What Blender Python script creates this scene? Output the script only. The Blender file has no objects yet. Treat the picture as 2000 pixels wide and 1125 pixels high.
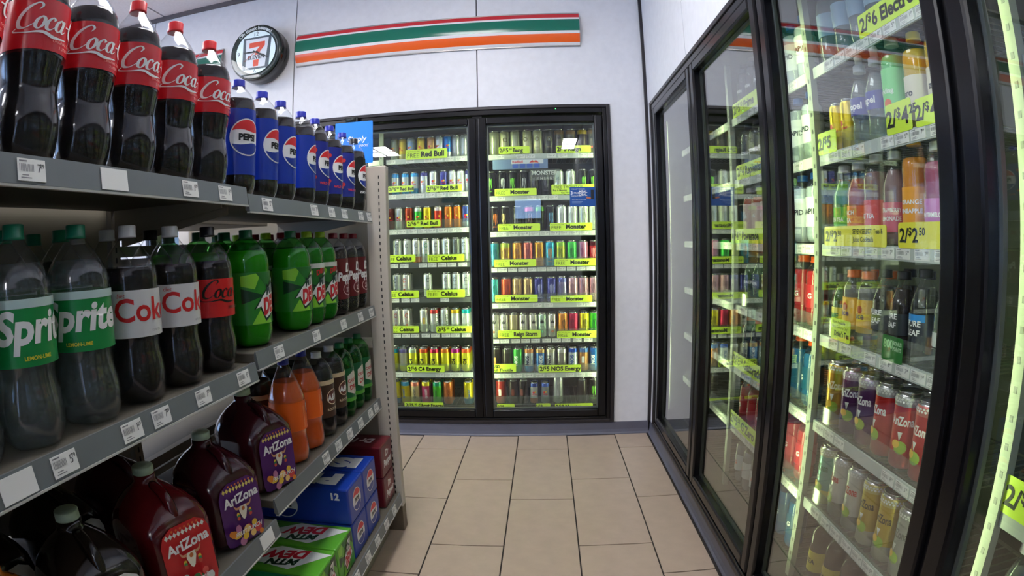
import bpy, bmesh, math, random
from mathutils import Vector, Matrix
random.seed(7)
PI = math.pi
scene = bpy.context.scene
COL = scene.collection

# ------------------------------------------------------------------ camera, world, exposure
# wide action-camera lens: theta = r/F * (1 + A (r/1000)^2), r in pixels of the 2000 x 1125 frame
YAW, PITCH, ROLL, LF, LA = -0.0576478520, -0.0841189635, -0.0239541188, 1089.18522, -0.0222256121
EYE = Vector((0.0, 0.0, 1.2))
_f = Vector((math.sin(YAW)*math.cos(PITCH), math.cos(YAW)*math.cos(PITCH), math.sin(PITCH)))
_r0 = Vector((math.cos(YAW), -math.sin(YAW), 0)); _u0 = _r0.cross(_f)
CR = math.cos(ROLL)*_r0 + math.sin(ROLL)*_u0
CU = -math.sin(ROLL)*_r0 + math.cos(ROLL)*_u0
cd = bpy.data.cameras.new('camera')
cam = bpy.data.objects.new('camera', cd); COL.objects.link(cam)
cam.matrix_world = Matrix(((CR.x, CU.x, -_f.x, EYE.x), (CR.y, CU.y, -_f.y, EYE.y), (CR.z, CU.z, -_f.z, EYE.z), (0, 0, 0, 1)))
cd.type = 'PANO'; cd.sensor_fit = 'HORIZONTAL'; cd.sensor_width = 20.0; cd.sensor_height = 11.25
cd.clip_start = 0.01
_pc = cd if hasattr(cd, 'panorama_type') else cd.cycles
_pc.panorama_type = 'FISHEYE_LENS_POLYNOMIAL'
_pc.fisheye_fov = PI
_pc.fisheye_polynomial_k0 = 0.0
_pc.fisheye_polynomial_k1 = -100.0/LF
_pc.fisheye_polynomial_k2 = 0.0
_pc.fisheye_polynomial_k3 = -LA/LF
_pc.fisheye_polynomial_k4 = 0.0
scene.camera = cam

world = bpy.data.worlds.new('sky'); scene.world = world; world.use_nodes = True
_bg = world.node_tree.nodes['Background']; _bg.inputs[0].default_value = (0.42, 0.62, 1.0, 1); _bg.inputs[1].default_value = 7.0

scene.view_settings.view_transform = 'Standard'; scene.view_settings.look = 'None'
scene.view_settings.gamma = 1; scene.view_settings.use_curve_mapping = False
scene.view_settings.exposure = 0.10
try:
    scene.cycles.transparent_max_bounces = 20
    scene.cycles.max_bounces = 6
except Exception:
    pass
TROFFER_POWER = 24.0       # emission of the ceiling lamp diffusers
STRIP_POWER = 50.0        # emission of the back cooler light strips
SIDE_POWER = 22.0         # and of the side cooler's

def ray(px, py):
    dx, dy = px-1000.0, py-562.5
    r = math.hypot(dx, dy)+1e-9
    th = r/LF*(1+LA*(r/1000)**2)
    return CR*(math.sin(th)*dx/r) - CU*(math.sin(th)*dy/r) + _f*math.cos(th)

def at(px, py, axis, val):          # the point of the plane (axis = val) that stands at a place of the photograph
    d = ray(px, py); t = (val-EYE[axis])/d[axis]
    return EYE + d*t

# ------------------------------------------------------------------ materials
MATS = {}
def srgb(r, g, b):
    return tuple(((c/255)/12.92 if c/255 <= 0.04045 else ((c/255+0.055)/1.055)**2.4) for c in (r, g, b))

def P(name, col, rough=0.5, metal=0.0, spec=0.5, noise=0.0, nscale=8.0, emit=None, estr=0.0, bump=0.0, bscale=200.0, coat=0.0):
    if name in MATS: return MATS[name]
    m = bpy.data.materials.new(name); m.use_nodes = True
    nt = m.node_tree; b = nt.nodes['Principled BSDF']
    b.inputs['Base Color'].default_value = (*col, 1); b.inputs['Roughness'].default_value = rough
    b.inputs['Metallic'].default_value = metal; b.inputs['Specular IOR Level'].default_value = spec
    if coat: b.inputs['Coat Weight'].default_value = coat
    if emit: b.inputs['Emission Color'].default_value = (*emit, 1); b.inputs['Emission Strength'].default_value = estr
    if noise or bump:
        tc = nt.nodes.new('ShaderNodeTexCoord')
    if noise:
        n = nt.nodes.new('ShaderNodeTexNoise'); n.inputs['Scale'].default_value = nscale; n.inputs['Detail'].default_value = 5
        nt.links.new(tc.outputs['Object'], n.inputs['Vector'])
        rp = nt.nodes.new('ShaderNodeValToRGB')
        rp.color_ramp.elements[0].position = 0.3; rp.color_ramp.elements[1].position = 0.7
        rp.color_ramp.elements[0].color = (*[c*(1-noise) for c in col], 1); rp.color_ramp.elements[1].color = (*[min(1, c*(1+noise)) for c in col], 1)
        nt.links.new(n.outputs['Fac'], rp.inputs['Fac']); nt.links.new(rp.outputs['Color'], b.inputs['Base Color'])
    if bump:
        n2 = nt.nodes.new('ShaderNodeTexNoise'); n2.inputs['Scale'].default_value = bscale; n2.inputs['Detail'].default_value = 3
        nt.links.new(tc.outputs['Object'], n2.inputs['Vector'])
        bp = nt.nodes.new('ShaderNodeBump'); bp.inputs['Strength'].default_value = bump; bp.inputs['Distance'].default_value = 0.002
        nt.links.new(n2.outputs['Fac'], bp.inputs['Height']); nt.links.new(bp.outputs['Normal'], b.inputs['Normal'])
    MATS[name] = m
    return m

def ink(r, g, b):                   # printed colour
    return P('ink_%02x%02x%02x' % (r, g, b), srgb(r, g, b), 0.35)
def paint(r, g, b, metal=0.6):      # printed aluminium
    return P('can_%02x%02x%02x' % (r, g, b), srgb(r, g, b), 0.28, metal, noise=0.04, nscale=40)
def plastic(r, g, b):
    return P('plastic_%02x%02x%02x' % (r, g, b), srgb(r, g, b), 0.3, noise=0.05, nscale=30)

def clear(name, tint, f0=0.04, rough=0.03, haze=0.0, power=4.0, hazecol=(0.8, 0.8, 0.8)):
    """thin see-through sheet: transmits straight on, mirrors more towards grazing angles"""
    if name in MATS: return MATS[name]
    m = bpy.data.materials.new(name); m.use_nodes = True; nt = m.node_tree
    nt.nodes.clear()
    out = nt.nodes.new('ShaderNodeOutputMaterial')
    tr = nt.nodes.new('ShaderNodeBsdfTransparent'); tr.inputs[0].default_value = (*tint, 1)
    gl = nt.nodes.new('ShaderNodeBsdfGlossy'); gl.inputs['Roughness'].default_value = rough
    lw = nt.nodes.new('ShaderNodeLayerWeight'); lw.inputs['Blend'].default_value = 0.5
    pw = nt.nodes.new('ShaderNodeMath'); pw.operation = 'POWER'; pw.inputs[1].default_value = power
    ma = nt.nodes.new('ShaderNodeMath'); ma.operation = 'MULTIPLY_ADD'; ma.inputs[1].default_value = 1-f0; ma.inputs[2].default_value = f0
    mx = nt.nodes.new('ShaderNodeMixShader')
    nt.links.new(lw.outputs['Facing'], pw.inputs[0]); nt.links.new(pw.outputs[0], ma.inputs[0]); nt.links.new(ma.outputs[0], mx.inputs[0])
    src = tr
    if haze:
        df = nt.nodes.new('ShaderNodeBsdfDiffuse'); df.inputs[0].default_value = (*hazecol, 1)
        hm = nt.nodes.new('ShaderNodeMixShader'); hm.inputs[0].default_value = haze
        nt.links.new(tr.outputs[0], hm.inputs[1]); nt.links.new(df.outputs[0], hm.inputs[2]); src = hm
    nt.links.new(src.outputs[0], mx.inputs[1]); nt.links.new(gl.outputs[0], mx.inputs[2]); nt.links.new(mx.outputs[0], out.inputs[0])
    MATS[name] = m
    return m

def liquid(r, g, b, see=0.25):      # drink in a clear bottle
    c = srgb(r, g, b)
    return clear('drink_%02x%02x%02x_%d' % (r, g, b, see*100), tuple(min(1, 0.25+x*1.2) for x in c), 0.03, 0.06, 1-see, 4.0, c)

def emitter(name, col, strength):
    if name in MATS: return MATS[name]
    m = bpy.data.materials.new(name); m.use_nodes = True; nt = m.node_tree; nt.nodes.clear()
    out = nt.nodes.new('ShaderNodeOutputMaterial'); e = nt.nodes.new('ShaderNodeEmission')
    e.inputs[0].default_value = (*col, 1); e.inputs[1].default_value = strength
    nt.links.new(e.outputs[0], out.inputs[0]); MATS[name] = m
    return m

WHITE = ink(238, 238, 236); BLACK = ink(18, 18, 20); GREY = ink(120, 120, 124); LIME = P('sign_lime', srgb(214, 244, 70), 0.35)
YELLOW = P('sign_yellow', srgb(232, 226, 60), 0.35)
SILVER = P('aluminium', srgb(205, 205, 205), 0.22, 0.95)
PET = clear('pet_clear', (0.95, 0.96, 0.97), 0.030, 0.09, 0.015)
PETG = clear('pet_green', (0.42, 0.85, 0.40), 0.035, 0.05, 0.08, hazecol=(0.03, 0.28, 0.06))
GLASS = clear('door_glass', (0.93, 0.95, 0.94), 0.05, 0.004, 0.0, 3.0)
GUARD = clear('guard_plastic', (0.92, 0.96, 0.92), 0.05, 0.08, 0.05)
BLACKMETAL = P('black_frame', srgb(9, 9, 12), 0.22, 0.0, 0.35, noise=0.1, nscale=20)
FRAMEEDGE = P('bronze_frame', srgb(44, 40, 42), 0.35, 0.2, noise=0.08, nscale=20)
LEDM = emitter('cooler_strip_light', (0.84, 1.0, 0.55), STRIP_POWER)
LEDS = emitter('side_strip_light', (0.82, 1.0, 0.50), SIDE_POWER)
TUBEM = emitter('troffer_light', (0.98, 0.975, 1.0), TROFFER_POWER)
COLA = P('drink_cola', (0.005, 0.002, 0.002), 0.05, spec=0.3)
TAN = P('gondola_metal', srgb(196, 188, 174), 0.5, noise=0.04, nscale=5)
TANDARK = P('gondola_panel', srgb(144, 136, 120), 0.55, noise=0.05, nscale=6)
DECK = P('gondola_deck', srgb(98, 92, 80), 0.55, noise=0.06, nscale=6)
LIP = P('price_channel_grey', srgb(106, 112, 114), 0.4, noise=0.04, nscale=12)

# ------------------------------------------------------------------ mesh helpers
class G:
    """collects shapes for ONE mesh"""
    def __init__(s): s.v = []; s.f = []; s.m = []; s.mats = []; s.smooth = []
    def mi(s, mat):
        if mat not in s.mats: s.mats.append(mat)
        return s.mats.index(mat)
    def add(s, vs, fs, mat, smooth=False):
        o = len(s.v); k = s.mi(mat)
        s.v += [tuple(v) for v in vs]
        for f in fs: s.f.append(tuple(i+o for i in f)); s.m.append(k); s.smooth.append(smooth)
        return s
    def box(s, a, b, mat, bev=0.0):
        x0, y0, z0 = (min(p, q) for p, q in zip(a, b)); x1, y1, z1 = (max(p, q) for p, q in zip(a, b))
        if bev <= 0:
            vs = [(x0,y0,z0),(x1,y0,z0),(x1,y1,z0),(x0,y1,z0),(x0,y0,z1),(x1,y0,z1),(x1,y1,z1),(x0,y1,z1)]
            return s.add(vs, [(3,2,1,0),(4,5,6,7),(0,1,5,4),(1,2,6,5),(2,3,7,6),(3,0,4,7)], mat)
        bm = bmesh.new(); bmesh.ops.create_cube(bm, size=1)
        for v in bm.verts: v.co = Vector(((x0+x1)/2+v.co.x*(x1-x0), (y0+y1)/2+v.co.y*(y1-y0), (z0+z1)/2+v.co.z*(z1-z0)))
        bmesh.ops.bevel(bm, geom=bm.edges[:], offset=bev, segments=2, affect='EDGES', profile=0.5)
        bm.verts.index_update()
        s.add([v.co for v in bm.verts], [[v.index for v in f.verts] for f in bm.faces], mat, False); bm.free()
        return s
    def lathe(s, prof, mat, seg=24, cx=0, cy=0, cap0=True, cap1=True, ripple=None, mats=None):
        n = len(prof); vs = []; fs = []
        for r, z in prof:
            for i in range(seg):
                a = 2*PI*i/seg; rr = r
                if ripple: rr = r*(1+ripple(a, z))
                vs.append((cx+rr*math.cos(a), cy+rr*math.sin(a), z))
        for j in range(n-1):
            ring = [(j*seg+i, j*seg+(i+1) % seg, (j+1)*seg+(i+1) % seg, (j+1)*seg+i) for i in range(seg)]
            if mats is None: fs += ring
            else: s.add([vs[k] for q in ring for k in q], [(4*t, 4*t+1, 4*t+2, 4*t+3) for t in range(len(ring))], mats[j], True)
        if mats is None: s.add(vs, fs, mat, True)
        if cap0: s.add([vs[i] for i in range(seg)], [tuple(range(seg))[::-1]], mat if mats is None else mats[0])
        if cap1: s.add([vs[(n-1)*seg+i] for i in range(seg)], [tuple(range(seg))], mat if mats is None else mats[-1])
        return s
    def tube(s, pts, r, mat, seg=8):
        pts = [Vector(p) for p in pts]; rings = []
        for i, p in enumerate(pts):
            d = (pts[min(i+1, len(pts)-1)]-pts[max(i-1, 0)]).normalized()
            a = Vector((0, 0, 1)) if abs(d.z) < 0.9 else Vector((1, 0, 0))
            u = d.cross(a).normalized(); w = d.cross(u)
            rings.append([p+(u*math.cos(2*PI*k/seg)+w*math.sin(2*PI*k/seg))*r for k in range(seg)])
        vs = [v for q in rings for v in q]; fs = []
        for j in range(len(pts)-1):
            for k in range(seg): fs.append((j*seg+k, j*seg+(k+1) % seg, (j+1)*seg+(k+1) % seg, (j+1)*seg+k))
        fs.append(tuple(range(seg))[::-1]); fs.append(tuple((len(pts)-1)*seg+k for k in range(seg)))
        return s.add(vs, fs, mat, True)
    def mesh(s, name):
        me = bpy.data.meshes.new(name); me.from_pydata(s.v, [], s.f)
        for m in s.mats: me.materials.append(m)
        me.polygons.foreach_set('material_index', s.m); me.polygons.foreach_set('use_smooth', s.smooth)
        me.update()
        return me

def fixn(me):
    bm = bmesh.new(); bm.from_mesh(me); bmesh.ops.remove_doubles(bm, verts=bm.verts[:], dist=1e-6)
    bmesh.ops.recalc_face_normals(bm, faces=bm.faces[:]); bm.to_mesh(me); bm.free(); return me

def obj(name, me, parent=None, loc=(0, 0, 0), rotz=0.0):
    if isinstance(me, G): me = fixn(me.mesh(name))
    o = bpy.data.objects.new(name, me); COL.objects.link(o)
    o.location = loc; o.rotation_euler = (0, 0, rotz); o.parent = parent
    return o

def tag(o, label=None, cat=None, group=None, kind=None):
    if label: o['label'] = label
    if cat: o['category'] = cat
    if group: o['group'] = group
    if kind: o['kind'] = kind
    return o

def thing(name, loc, rotz, label, cat, group=None):
    return tag(obj(name, None, None, loc, rotz), label, cat, group)

class Proto:
    """a thing's parts, kept as shared meshes; place() makes one individual of it"""
    def __init__(s): s.parts = []
    def part(s, name, me, under=None):
        if isinstance(me, (G, Art)): me = me.mesh(name) if isinstance(me, Art) else fixn(me.mesh(name))
        s.parts.append((name, me, under)); return len(s.parts)-1
    def place(s, name, loc, rotz, label, cat, group=None, scale=1.0, lift=0.0):
        loc = (loc[0], loc[1], loc[2]+lift)
        root = thing(name, loc, rotz, label, cat, group); root.scale = (scale,)*3
        made = []
        for n, me, under in s.parts:
            made.append(obj(n, me, root if under is None else made[under]))
            if n == 'logo': made[-1]['kind'] = 'stuff'
        return root

# ------------------------------------------------------------------ flat print (lettering, emblems)
_tc = {}
def text2d(s, bold=0.0):
    key = (s, bold)
    if key in _tc: return _tc[key]
    c = bpy.data.curves.new('t', 'FONT'); c.body = s; c.size = 1.0; c.resolution_u = 3; c.offset = bold; c.fill_mode = 'FRONT'
    o = bpy.data.objects.new('t', c)
    me = bpy.data.meshes.new_from_object(o)
    k = 1/0.73
    vs = [(v.co.x*k, v.co.y*k) for v in me.vertices]; fs = [tuple(p.vertices) for p in me.polygons]
    bpy.data.objects.remove(o); bpy.data.curves.remove(c); bpy.data.meshes.remove(me)
    _tc[key] = (vs, fs)
    return _tc[key]

def catmull(pts, n=6):
    pts = [Vector(p) for p in pts]; out = []
    for i in range(len(pts)-1):
        p0, p1, p2, p3 = pts[max(i-1, 0)], pts[i], pts[i+1], pts[min(i+2, len(pts)-1)]
        for k in range(n):
            t = k/n
            out.append(0.5*((2*p1)+(p2-p0)*t+(2*p0-5*p1+4*p2-p3)*t*t+(3*p1-p0-3*p2+p3)*t**3))
    out.append(pts[-1]); return out

class Art:
    def __init__(s, R=None, cx=0.0, step=0.0003, arc=None):
        s.L = []; s.R = R; s.step = min(step, 0.00012) if R else step; s.arc = arc; s.base = 0.0015 if R else 0.0004
    def poly(s, pts, mat):
        s.L.append(([tuple(p) for p in pts], [tuple(range(len(pts)))], mat)); return s
    def rect(s, x0, y0, x1, y1, mat): return s.poly([(x0, y0), (x1, y0), (x1, y1), (x0, y1)], mat)
    def disc(s, cx, cy, r, mat, n=28, sx=1.0):
        return s.poly([(cx+sx*r*math.cos(2*PI*i/n), cy+r*math.sin(2*PI*i/n)) for i in range(n)], mat)
    def ring(s, cx, cy, r0, r1, mat, n=28, sx=1.0):
        vs = []; fs = []
        for i in range(n):
            a = 2*PI*i/n; vs += [(cx+sx*r0*math.cos(a), cy+r0*math.sin(a)), (cx+sx*r1*math.cos(a), cy+r1*math.sin(a))]
        for i in range(n): j = (i+1) % n; fs.append((2*i, 2*i+1, 2*j+1, 2*j))
        s.L.append((vs, fs, mat)); return s
    def rrect(s, x0, y0, x1, y1, r, mat):
        pts = []
        for cx, cy, a0 in ((x1-r, y1-r, 0), (x0+r, y1-r, 90), (x0+r, y0+r, 180), (x1-r, y0+r, 270)):
            for k in range(4): a = math.radians(a0+30*k); pts.append((cx+r*math.cos(a), cy+r*math.sin(a)))
        return s.poly(pts, mat)
    def text(s, t, x, y, h, mat, align='c', shear=0.0, bold=0.0, rot=0.0, sx=1.0, grow=0.0, maxw=None):
        vs, fs = text2d(t, bold)
        if not vs: return s
        base, _ = text2d(t, 0.0)
        x0 = min(v[0] for v in base); x1 = max(v[0] for v in base)
        if maxw and (x1-x0)*h*sx > maxw: sx = maxw/((x1-x0)*h)
        ox = {'c': (x0+x1)/2, 'l': x0, 'r': x1}[align]
        c, n = math.cos(rot), math.sin(rot); out = []
        for a, b in vs:
            a = (a-ox)*h*sx; b = b*h; a += b*shear
            out.append((x+a*c-b*n, y+a*n+b*c))
        s.L.append((out, fs, mat)); return s
    def stroke(s, pts, w, mat, n=6, shear=0.0, at=(0, 0), k=1.0):
        c = catmull([Vector((p[0], p[1], p[2] if len(p) > 2 else w)) for p in pts], n)
        vs = []; fs = []
        for i, p in enumerate(c):
            d = Vector((c[min(i+1, len(c)-1)].x-c[max(i-1, 0)].x, c[min(i+1, len(c)-1)].y-c[max(i-1, 0)].y))
            d = d.normalized() if d.length > 1e-9 else Vector((1, 0)); nn = Vector((-d.y, d.x))*p.z/2
            for sg in (1, -1):
                X, Y = p.x+sg*nn.x, p.y+sg*nn.y
                vs.append((at[0]+k*(X+shear*Y), at[1]+k*Y))
        for i in range(len(c)-1): fs.append((2*i, 2*i+1, 2*i+3, 2*i+2))
        s.L.append((vs, fs, mat)); return s
    def mesh(s, name):
        """local frame: print faces +X, reads along +Y, up +Z"""
        g = G()
        for k, (vs, fs, mat) in enumerate(s.L):
            off = s.base+s.step*k
            if s.arc:           # set on an arc round the origin of the print
                vs = [((s.arc+v)*math.sin(u/s.arc), (s.arc+v)*math.cos(u/s.arc)) for u, v in vs]
            if s.R is None:
                g.add([(off, u, v) for u, v in vs], fs, mat); continue
            bm = bmesh.new(); bv = [bm.verts.new((0, u, v)) for u, v in vs]
            for f in fs:
                try: bm.faces.new([bv[i] for i in f])
                except ValueError: pass
            u0, u1 = min(v[0] for v in vs), max(v[0] for v in vs); du = s.R*0.13
            c = math.ceil(u0/du)*du
            while c < u1:
                bmesh.ops.bisect_plane(bm, geom=bm.verts[:]+bm.edges[:]+bm.faces[:], plane_co=(0, c, 0), plane_no=(0, 1, 0)); c += du
            big = [f for f in bm.faces if len(f.verts) > 4]
            if big: bmesh.ops.triangulate(bm, faces=big)
            bm.verts.index_update(); R = s.R+off
            g.add([(R*math.cos(v.co.y/s.R), R*math.sin(v.co.y/s.R), v.co.z) for v in bm.verts], [[v.index for v in f.verts] for f in bm.faces], mat, True)
            bm.free()
        return g.mesh(name)

# ------------------------------------------------------------------ the room
YB, XR, ZC = 3.312, 0.655, 2.97          # back wall, right wall, ceiling
XL, YF = -7.0, -5.0                      # left wall, front wall
WALLM = P('wall_panel_white', srgb(226, 225, 226), 0.45, noise=0.03, nscale=25, bump=0.15, bscale=300)
SEAM = P('wall_seam', srgb(60, 58, 60), 0.6)
GROUT = P('floor_grout', srgb(46, 40, 36), 0.8)
TILE = P('floor_tile', srgb(186, 166, 146), 0.32, noise=0.06, nscale=14, bump=0.05)
COVE = P('cove_base_grey', srgb(98, 98, 110), 0.45, noise=0.06, nscale=10)
CEILM = P('ceiling_tile', srgb(226, 222, 226), 0.8, noise=0.05, nscale=60, bump=0.3)
TRIMM = P('ceiling_trim', srgb(96, 90, 92), 0.5)

floor = tag(obj('floor', G().box((XL, YF, -0.05), (XR+0.8, YB+0.6, -0.004), GROUT)), kind='structure')
tw, tl, gap = 0.2985, 0.654, 0.0055
tile_me = fixn(G().box((gap/2, gap/2, -0.004), (tw-gap/2, tl-gap/2, 0.0), TILE, 0.0012).mesh('tile'))
for i in range(-14, 4):
    x = -0.470+tw*i
    joint = 2.632 if i % 2 == 0 else 2.406
    if i == 3:
        me = fixn(G().box((gap/2, gap/2, -0.004), (0.20, tl-gap/2, 0.0), TILE, 0.0012).mesh('tile'))
    else: me = tile_me
    for j in range(-11, 2):
        y = joint+tl*j
        if y > YB-0.05: continue
        obj('tile', me, floor, (x, y, 0))
tag(obj('ceiling', G().box((XL, YF, ZC+0.01), (XR+0.8, YB+0.6, ZC+0.06), TRIMM)), kind='structure')
ceil = bpy.data.objects['ceiling']
lamps = [(-0.56, 1.47), (-2.9, 1.5), (-2.9, -1.4), (-5.3, 1.5), (-5.3, -1.4), (0.4, -2.9), (-2.9, -3.9)]
cell = lambda x, y: (round((x-0.05)/0.61), round((y-0.25)/1.22))
lampcells = {cell(*p) for p in lamps}
ct = fixn(G().box((-0.298, -0.603, 0), (0.298, 0.603, 0.012), CEILM, 0.003).mesh('ceiling_tile'))
for i in range(-12, 2):
    for j in range(-4, 3):
        if (i, j) in lampcells: continue
        obj('ceiling_tile', ct, ceil, (0.05+0.61*i, 0.25+1.22*j, ZC-0.004))
DIFF = TUBEM
for n, (i, j) in enumerate(sorted(lampcells)):
    x, y = 0.05+0.61*i, 0.25+1.22*j
    t = thing('ceiling_light', (x, y, ZC-0.03), 0, 'white framed fluorescent troffer set flush into the ceiling tiles', 'ceiling light', 'troffers in the ceiling grid')
    g = G()
    for a, b in (((-0.3, -0.605), (0.3, -0.575)), ((-0.3, 0.575), (0.3, 0.605)), ((-0.3, -0.575), (-0.27, 0.575)), ((0.27, -0.575), (0.3, 0.575)), ((-0.012, -0.575), (0.012, 0.575)), ((-0.27, -0.012), (0.27, 0.012))):
        g.box((*a, 0), (*b, 0.03), CEILM)
    obj('frame', g, t)
    obj('diffuser', G().box((-0.28, -0.58, 0.008), (0.28, 0.58, 0.025), DIFF), t)

# back wall of white panels round the cooler opening
CX0, CX1, CZ0, CZ1 = -2.80, 0.42, 0.08, 2.015
g = G()
g.box((XL, YB+0.004, 0), (CX0, YB+0.08, ZC), SEAM); g.box((CX0, YB+0.004, CZ1), (XR+0.8, YB+0.08, ZC), SEAM)
g.box((CX1, YB+0.004, 0), (XR+0.8, YB+0.08, CZ1), SEAM); g.box((CX0, YB+0.004, 0), (CX1, YB+0.08, CZ0), SEAM)
wb = tag(obj('wall_back', g), kind='structure')
seams = [-7.0, -6.397, -5.192, -3.987, -2.782, -1.577, -0.372, 0.64]
for a, b in zip(seams[:-1], seams[1:]):
    lo = CZ1 if b > CX0+0.05 else 0.08
    if b > 0.5:
        pg = G().box((a+0.0035, YB-0.004, CZ1+0.001), (b, YB+0.006, ZC), WALLM).box((CX1+0.001, YB-0.004, 0.06), (b, YB+0.006, CZ1+0.001), WALLM)
    else:
        pg = G().box((a+0.0035, YB-0.004, lo+0.001), (b-0.0035, YB+0.006, ZC), WALLM)
    obj('wall_panel', pg, wb)
# right wall above and beside the long cooler
RY0, RY1, RZ0, RZ1 = -2.95, 3.20, 0.08, 1.995
g = G()
g.box((XR+0.004, YF, RZ1), (XR+0.08, YB+0.08, ZC), SEAM); g.box((XR+0.004, RY1, 0), (XR+0.08, YB+0.08, RZ1), SEAM)
g.box((XR+0.004, YF, 0), (XR+0.08, RY0, RZ1), SEAM); g.box((XR+0.004, RY0, 0), (XR+0.08, RY1, RZ0), SEAM)
wr = tag(obj('wall_right', g), kind='structure')
ys = [YF, -3.67, -2.45, -1.23, 0.0, 1.23, 2.36, YB]
for a, b in zip(ys[:-1], ys[1:]):
    obj('wall_panel', G().box((XR-0.004, a+0.0035, RZ1+0.001), (XR+0.006, b-0.0035, ZC), WALLM), wr)
obj('wall_panel', G().box((XR-0.004, RY1+0.002, 0.06), (XR+0.006, YB-0.004, RZ1), WALLM), wr)
obj('wall_panel', G().box((XR-0.004, YF, 0.06), (XR+0.006, RY0-0.002, RZ1), WALLM), wr)
obj('corner_strip', G().box((XR-0.022, YB-0.022, 0.08), (XR+0.002, YB+0.002, ZC), FRAMEEDGE), wr)
# front wall, left wall with shop windows
WP = P('wall_paint', srgb(205, 203, 205), 0.6, noise=0.03)
fw = [(-6.4, -3.9, 0.8, 2.4), (-0.62, 0.02, 1.62, 2.12)]
g = G(); x = XL
for a, b, c, d in fw:
    g.box((x, YF-0.1, 0), (a, YF, ZC), WP); g.box((a, YF-0.1, 0), (b, YF, c), WP); g.box((a, YF-0.1, d), (b, YF, ZC), WP); x = b
g.box((x, YF-0.1, 0), (XR+0.8, YF, ZC), WP)
tag(obj('wall_front', g), kind='structure')
for k, (a, b, c, d) in enumerate(fw):
    w = G()
    for p, q in (((a, c), (b, c+0.05)), ((a, d-0.05), (b, d)), ((a, c+0.05), (a+0.05, d-0.05)), ((b-0.05, c+0.05), (b, d-0.05))): w.box((p[0], YF-0.08, p[1]), (q[0], YF-0.03, q[1]), SILVER)
    wo = tag(obj('window_%d' % (k+4), w), kind='structure')
    obj('pane', G().box((a+0.05, YF-0.058, c+0.05), (b-0.05, YF-0.052, d-0.05), clear('window_glass', (0.96, 0.98, 1.0))), wo)
wins = [(-4.4, -2.4), (-2.2, -0.2), (0.0, 2.0)]
g = G(); y = YF
g.box((XL-0.12, YF, 0), (XL, YB+0.1, 0.7), WP); g.box((XL-0.12, YF, 2.5), (XL, YB+0.1, ZC), WP)
for a, b in wins: g.box((XL-0.12, y, 0.7), (XL, a, 2.5), WP); y = b
g.box((XL-0.12, y, 0.7), (XL, YB+0.1, 2.5), WP)
tag(obj('wall_left', g), kind='structure')
for k, (a, b) in enumerate(wins):
    w = G()
    for p, q in (((a, 0.7), (b, 0.76)), ((a, 2.44), (b, 2.5)), ((a, 0.76), (a+0.05, 2.44)), ((b-0.05, 0.76), (b, 2.44)), (((a+b)/2-0.02, 0.76), ((a+b)/2+0.02, 2.44))):
        w.box((XL-0.09, *p), (XL-0.03, *q), SILVER)
    wo = tag(obj('window_%d' % (k+1), w), kind='structure')
    obj('pane', G().box((XL-0.063, a+0.05, 0.76), (XL-0.057, b-0.05, 2.44), clear('window_glass', (0.96, 0.98, 1.0))), wo)
# trims and cove base
tag(obj('trim_1', G().box((XL, YB-0.022, ZC-0.035), (XR, YB+0.004, ZC-0.003), TRIMM)), kind='structure')
tag(obj('trim_2', G().box((XR-0.022, YF, ZC-0.035), (XR+0.004, YB-0.022, ZC-0.003), TRIMM)), kind='structure')
def cove(name, pts_fn, length_axis, a, b, wall):
    prof = [(0, 0.0), (-0.016, 0.0), (-0.0155, 0.004), (-0.008, 0.012), (-0.004, 0.03), (-0.003, 0.075), (0, 0.078)]
    g = G(); vs = []
    for e in (a, b):
        for d, z in prof: vs.append((e, wall+d, z) if length_axis == 0 else (wall+d, e, z))
    n = len(prof)
    g.add(vs, [(i, i+1, n+i+1, n+i) for i in range(n-1)]+[tuple(range(n)), tuple(range(n, 2*n))], COVE)
    return tag(obj(name, g), kind='structure')
cove('baseboard_back', None, 0, XL, XR-0.016, YB-0.004)
cove('baseboard_right', None, 1, YF, YB-0.004, XR-0.003)

# ------------------------------------------------------------------ wall banner and clock
BR, BG, BO = ink(205, 50, 52), ink(28, 112, 88), ink(240, 96, 30)
def banner(x0, x1, label):
    t = thing('striped_banner', ((x0+x1)/2, YB-0.004, 2.385), 0, label, 'banner', 'striped wall banners')
    H, bul, hw = 0.222, 0.036, (x1-x0)/2
    def strip(name, f0, f1, mat, proud=0.0):
        n = max(2, int((f1-f0)*24)); vs = []; fs = []
        for i in range(n+1):
            f = f0+(f1-f0)*i/n; z = H*(1-f); yy = -0.006-bul*math.sin(PI*f)**0.8-proud if 0 < f < 1 else -0.006
            vs += [(-hw, yy, z), (hw, yy, z)]
        for i in range(n): fs.append((2*i, 2*i+2, 2*i+3, 2*i+1))
        obj(name, G().add(vs, fs, mat, True), t)
    WB = P('banner_white', srgb(232, 230, 228), 0.25)
    strip('white_stripe', 0.0, 0.03, WB); strip('red_stripe', 0.03, 0.165, P('banner_red', srgb(206, 48, 56), 0.22)); strip('white_stripe', 0.165, 0.225, WB)
    strip('green_stripe', 0.225, 0.583, P('banner_green', srgb(24, 112, 90), 0.18)); strip('white_stripe', 0.583, 0.665, WB)
    strip('orange_stripe', 0.665, 0.90, P('banner_orange', srgb(243, 100, 30), 0.22)); strip('white_stripe', 0.90, 1.0, WB)
    g = G()
    for zz in (0.0, H-0.006): g.box((-hw, -0.012, zz), (hw, 0, zz+0.006), P('banner_edge', srgb(150, 146, 142), 0.35, 0.6))
    obj('edge_rail', g, t)
    for sx in (-1, 1):
        vs = [(sx*hw, -0.004, 0), (sx*hw, -0.004, H)]; n = 14
        arc = [(sx*hw, -0.006-bul*math.sin(PI*i/n)**0.8, H*(1-i/n)) for i in range(n+1)]
        obj('end_cap', G().add(arc, [tuple(range(n+1))], MATS['banner_edge']), t)
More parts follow.
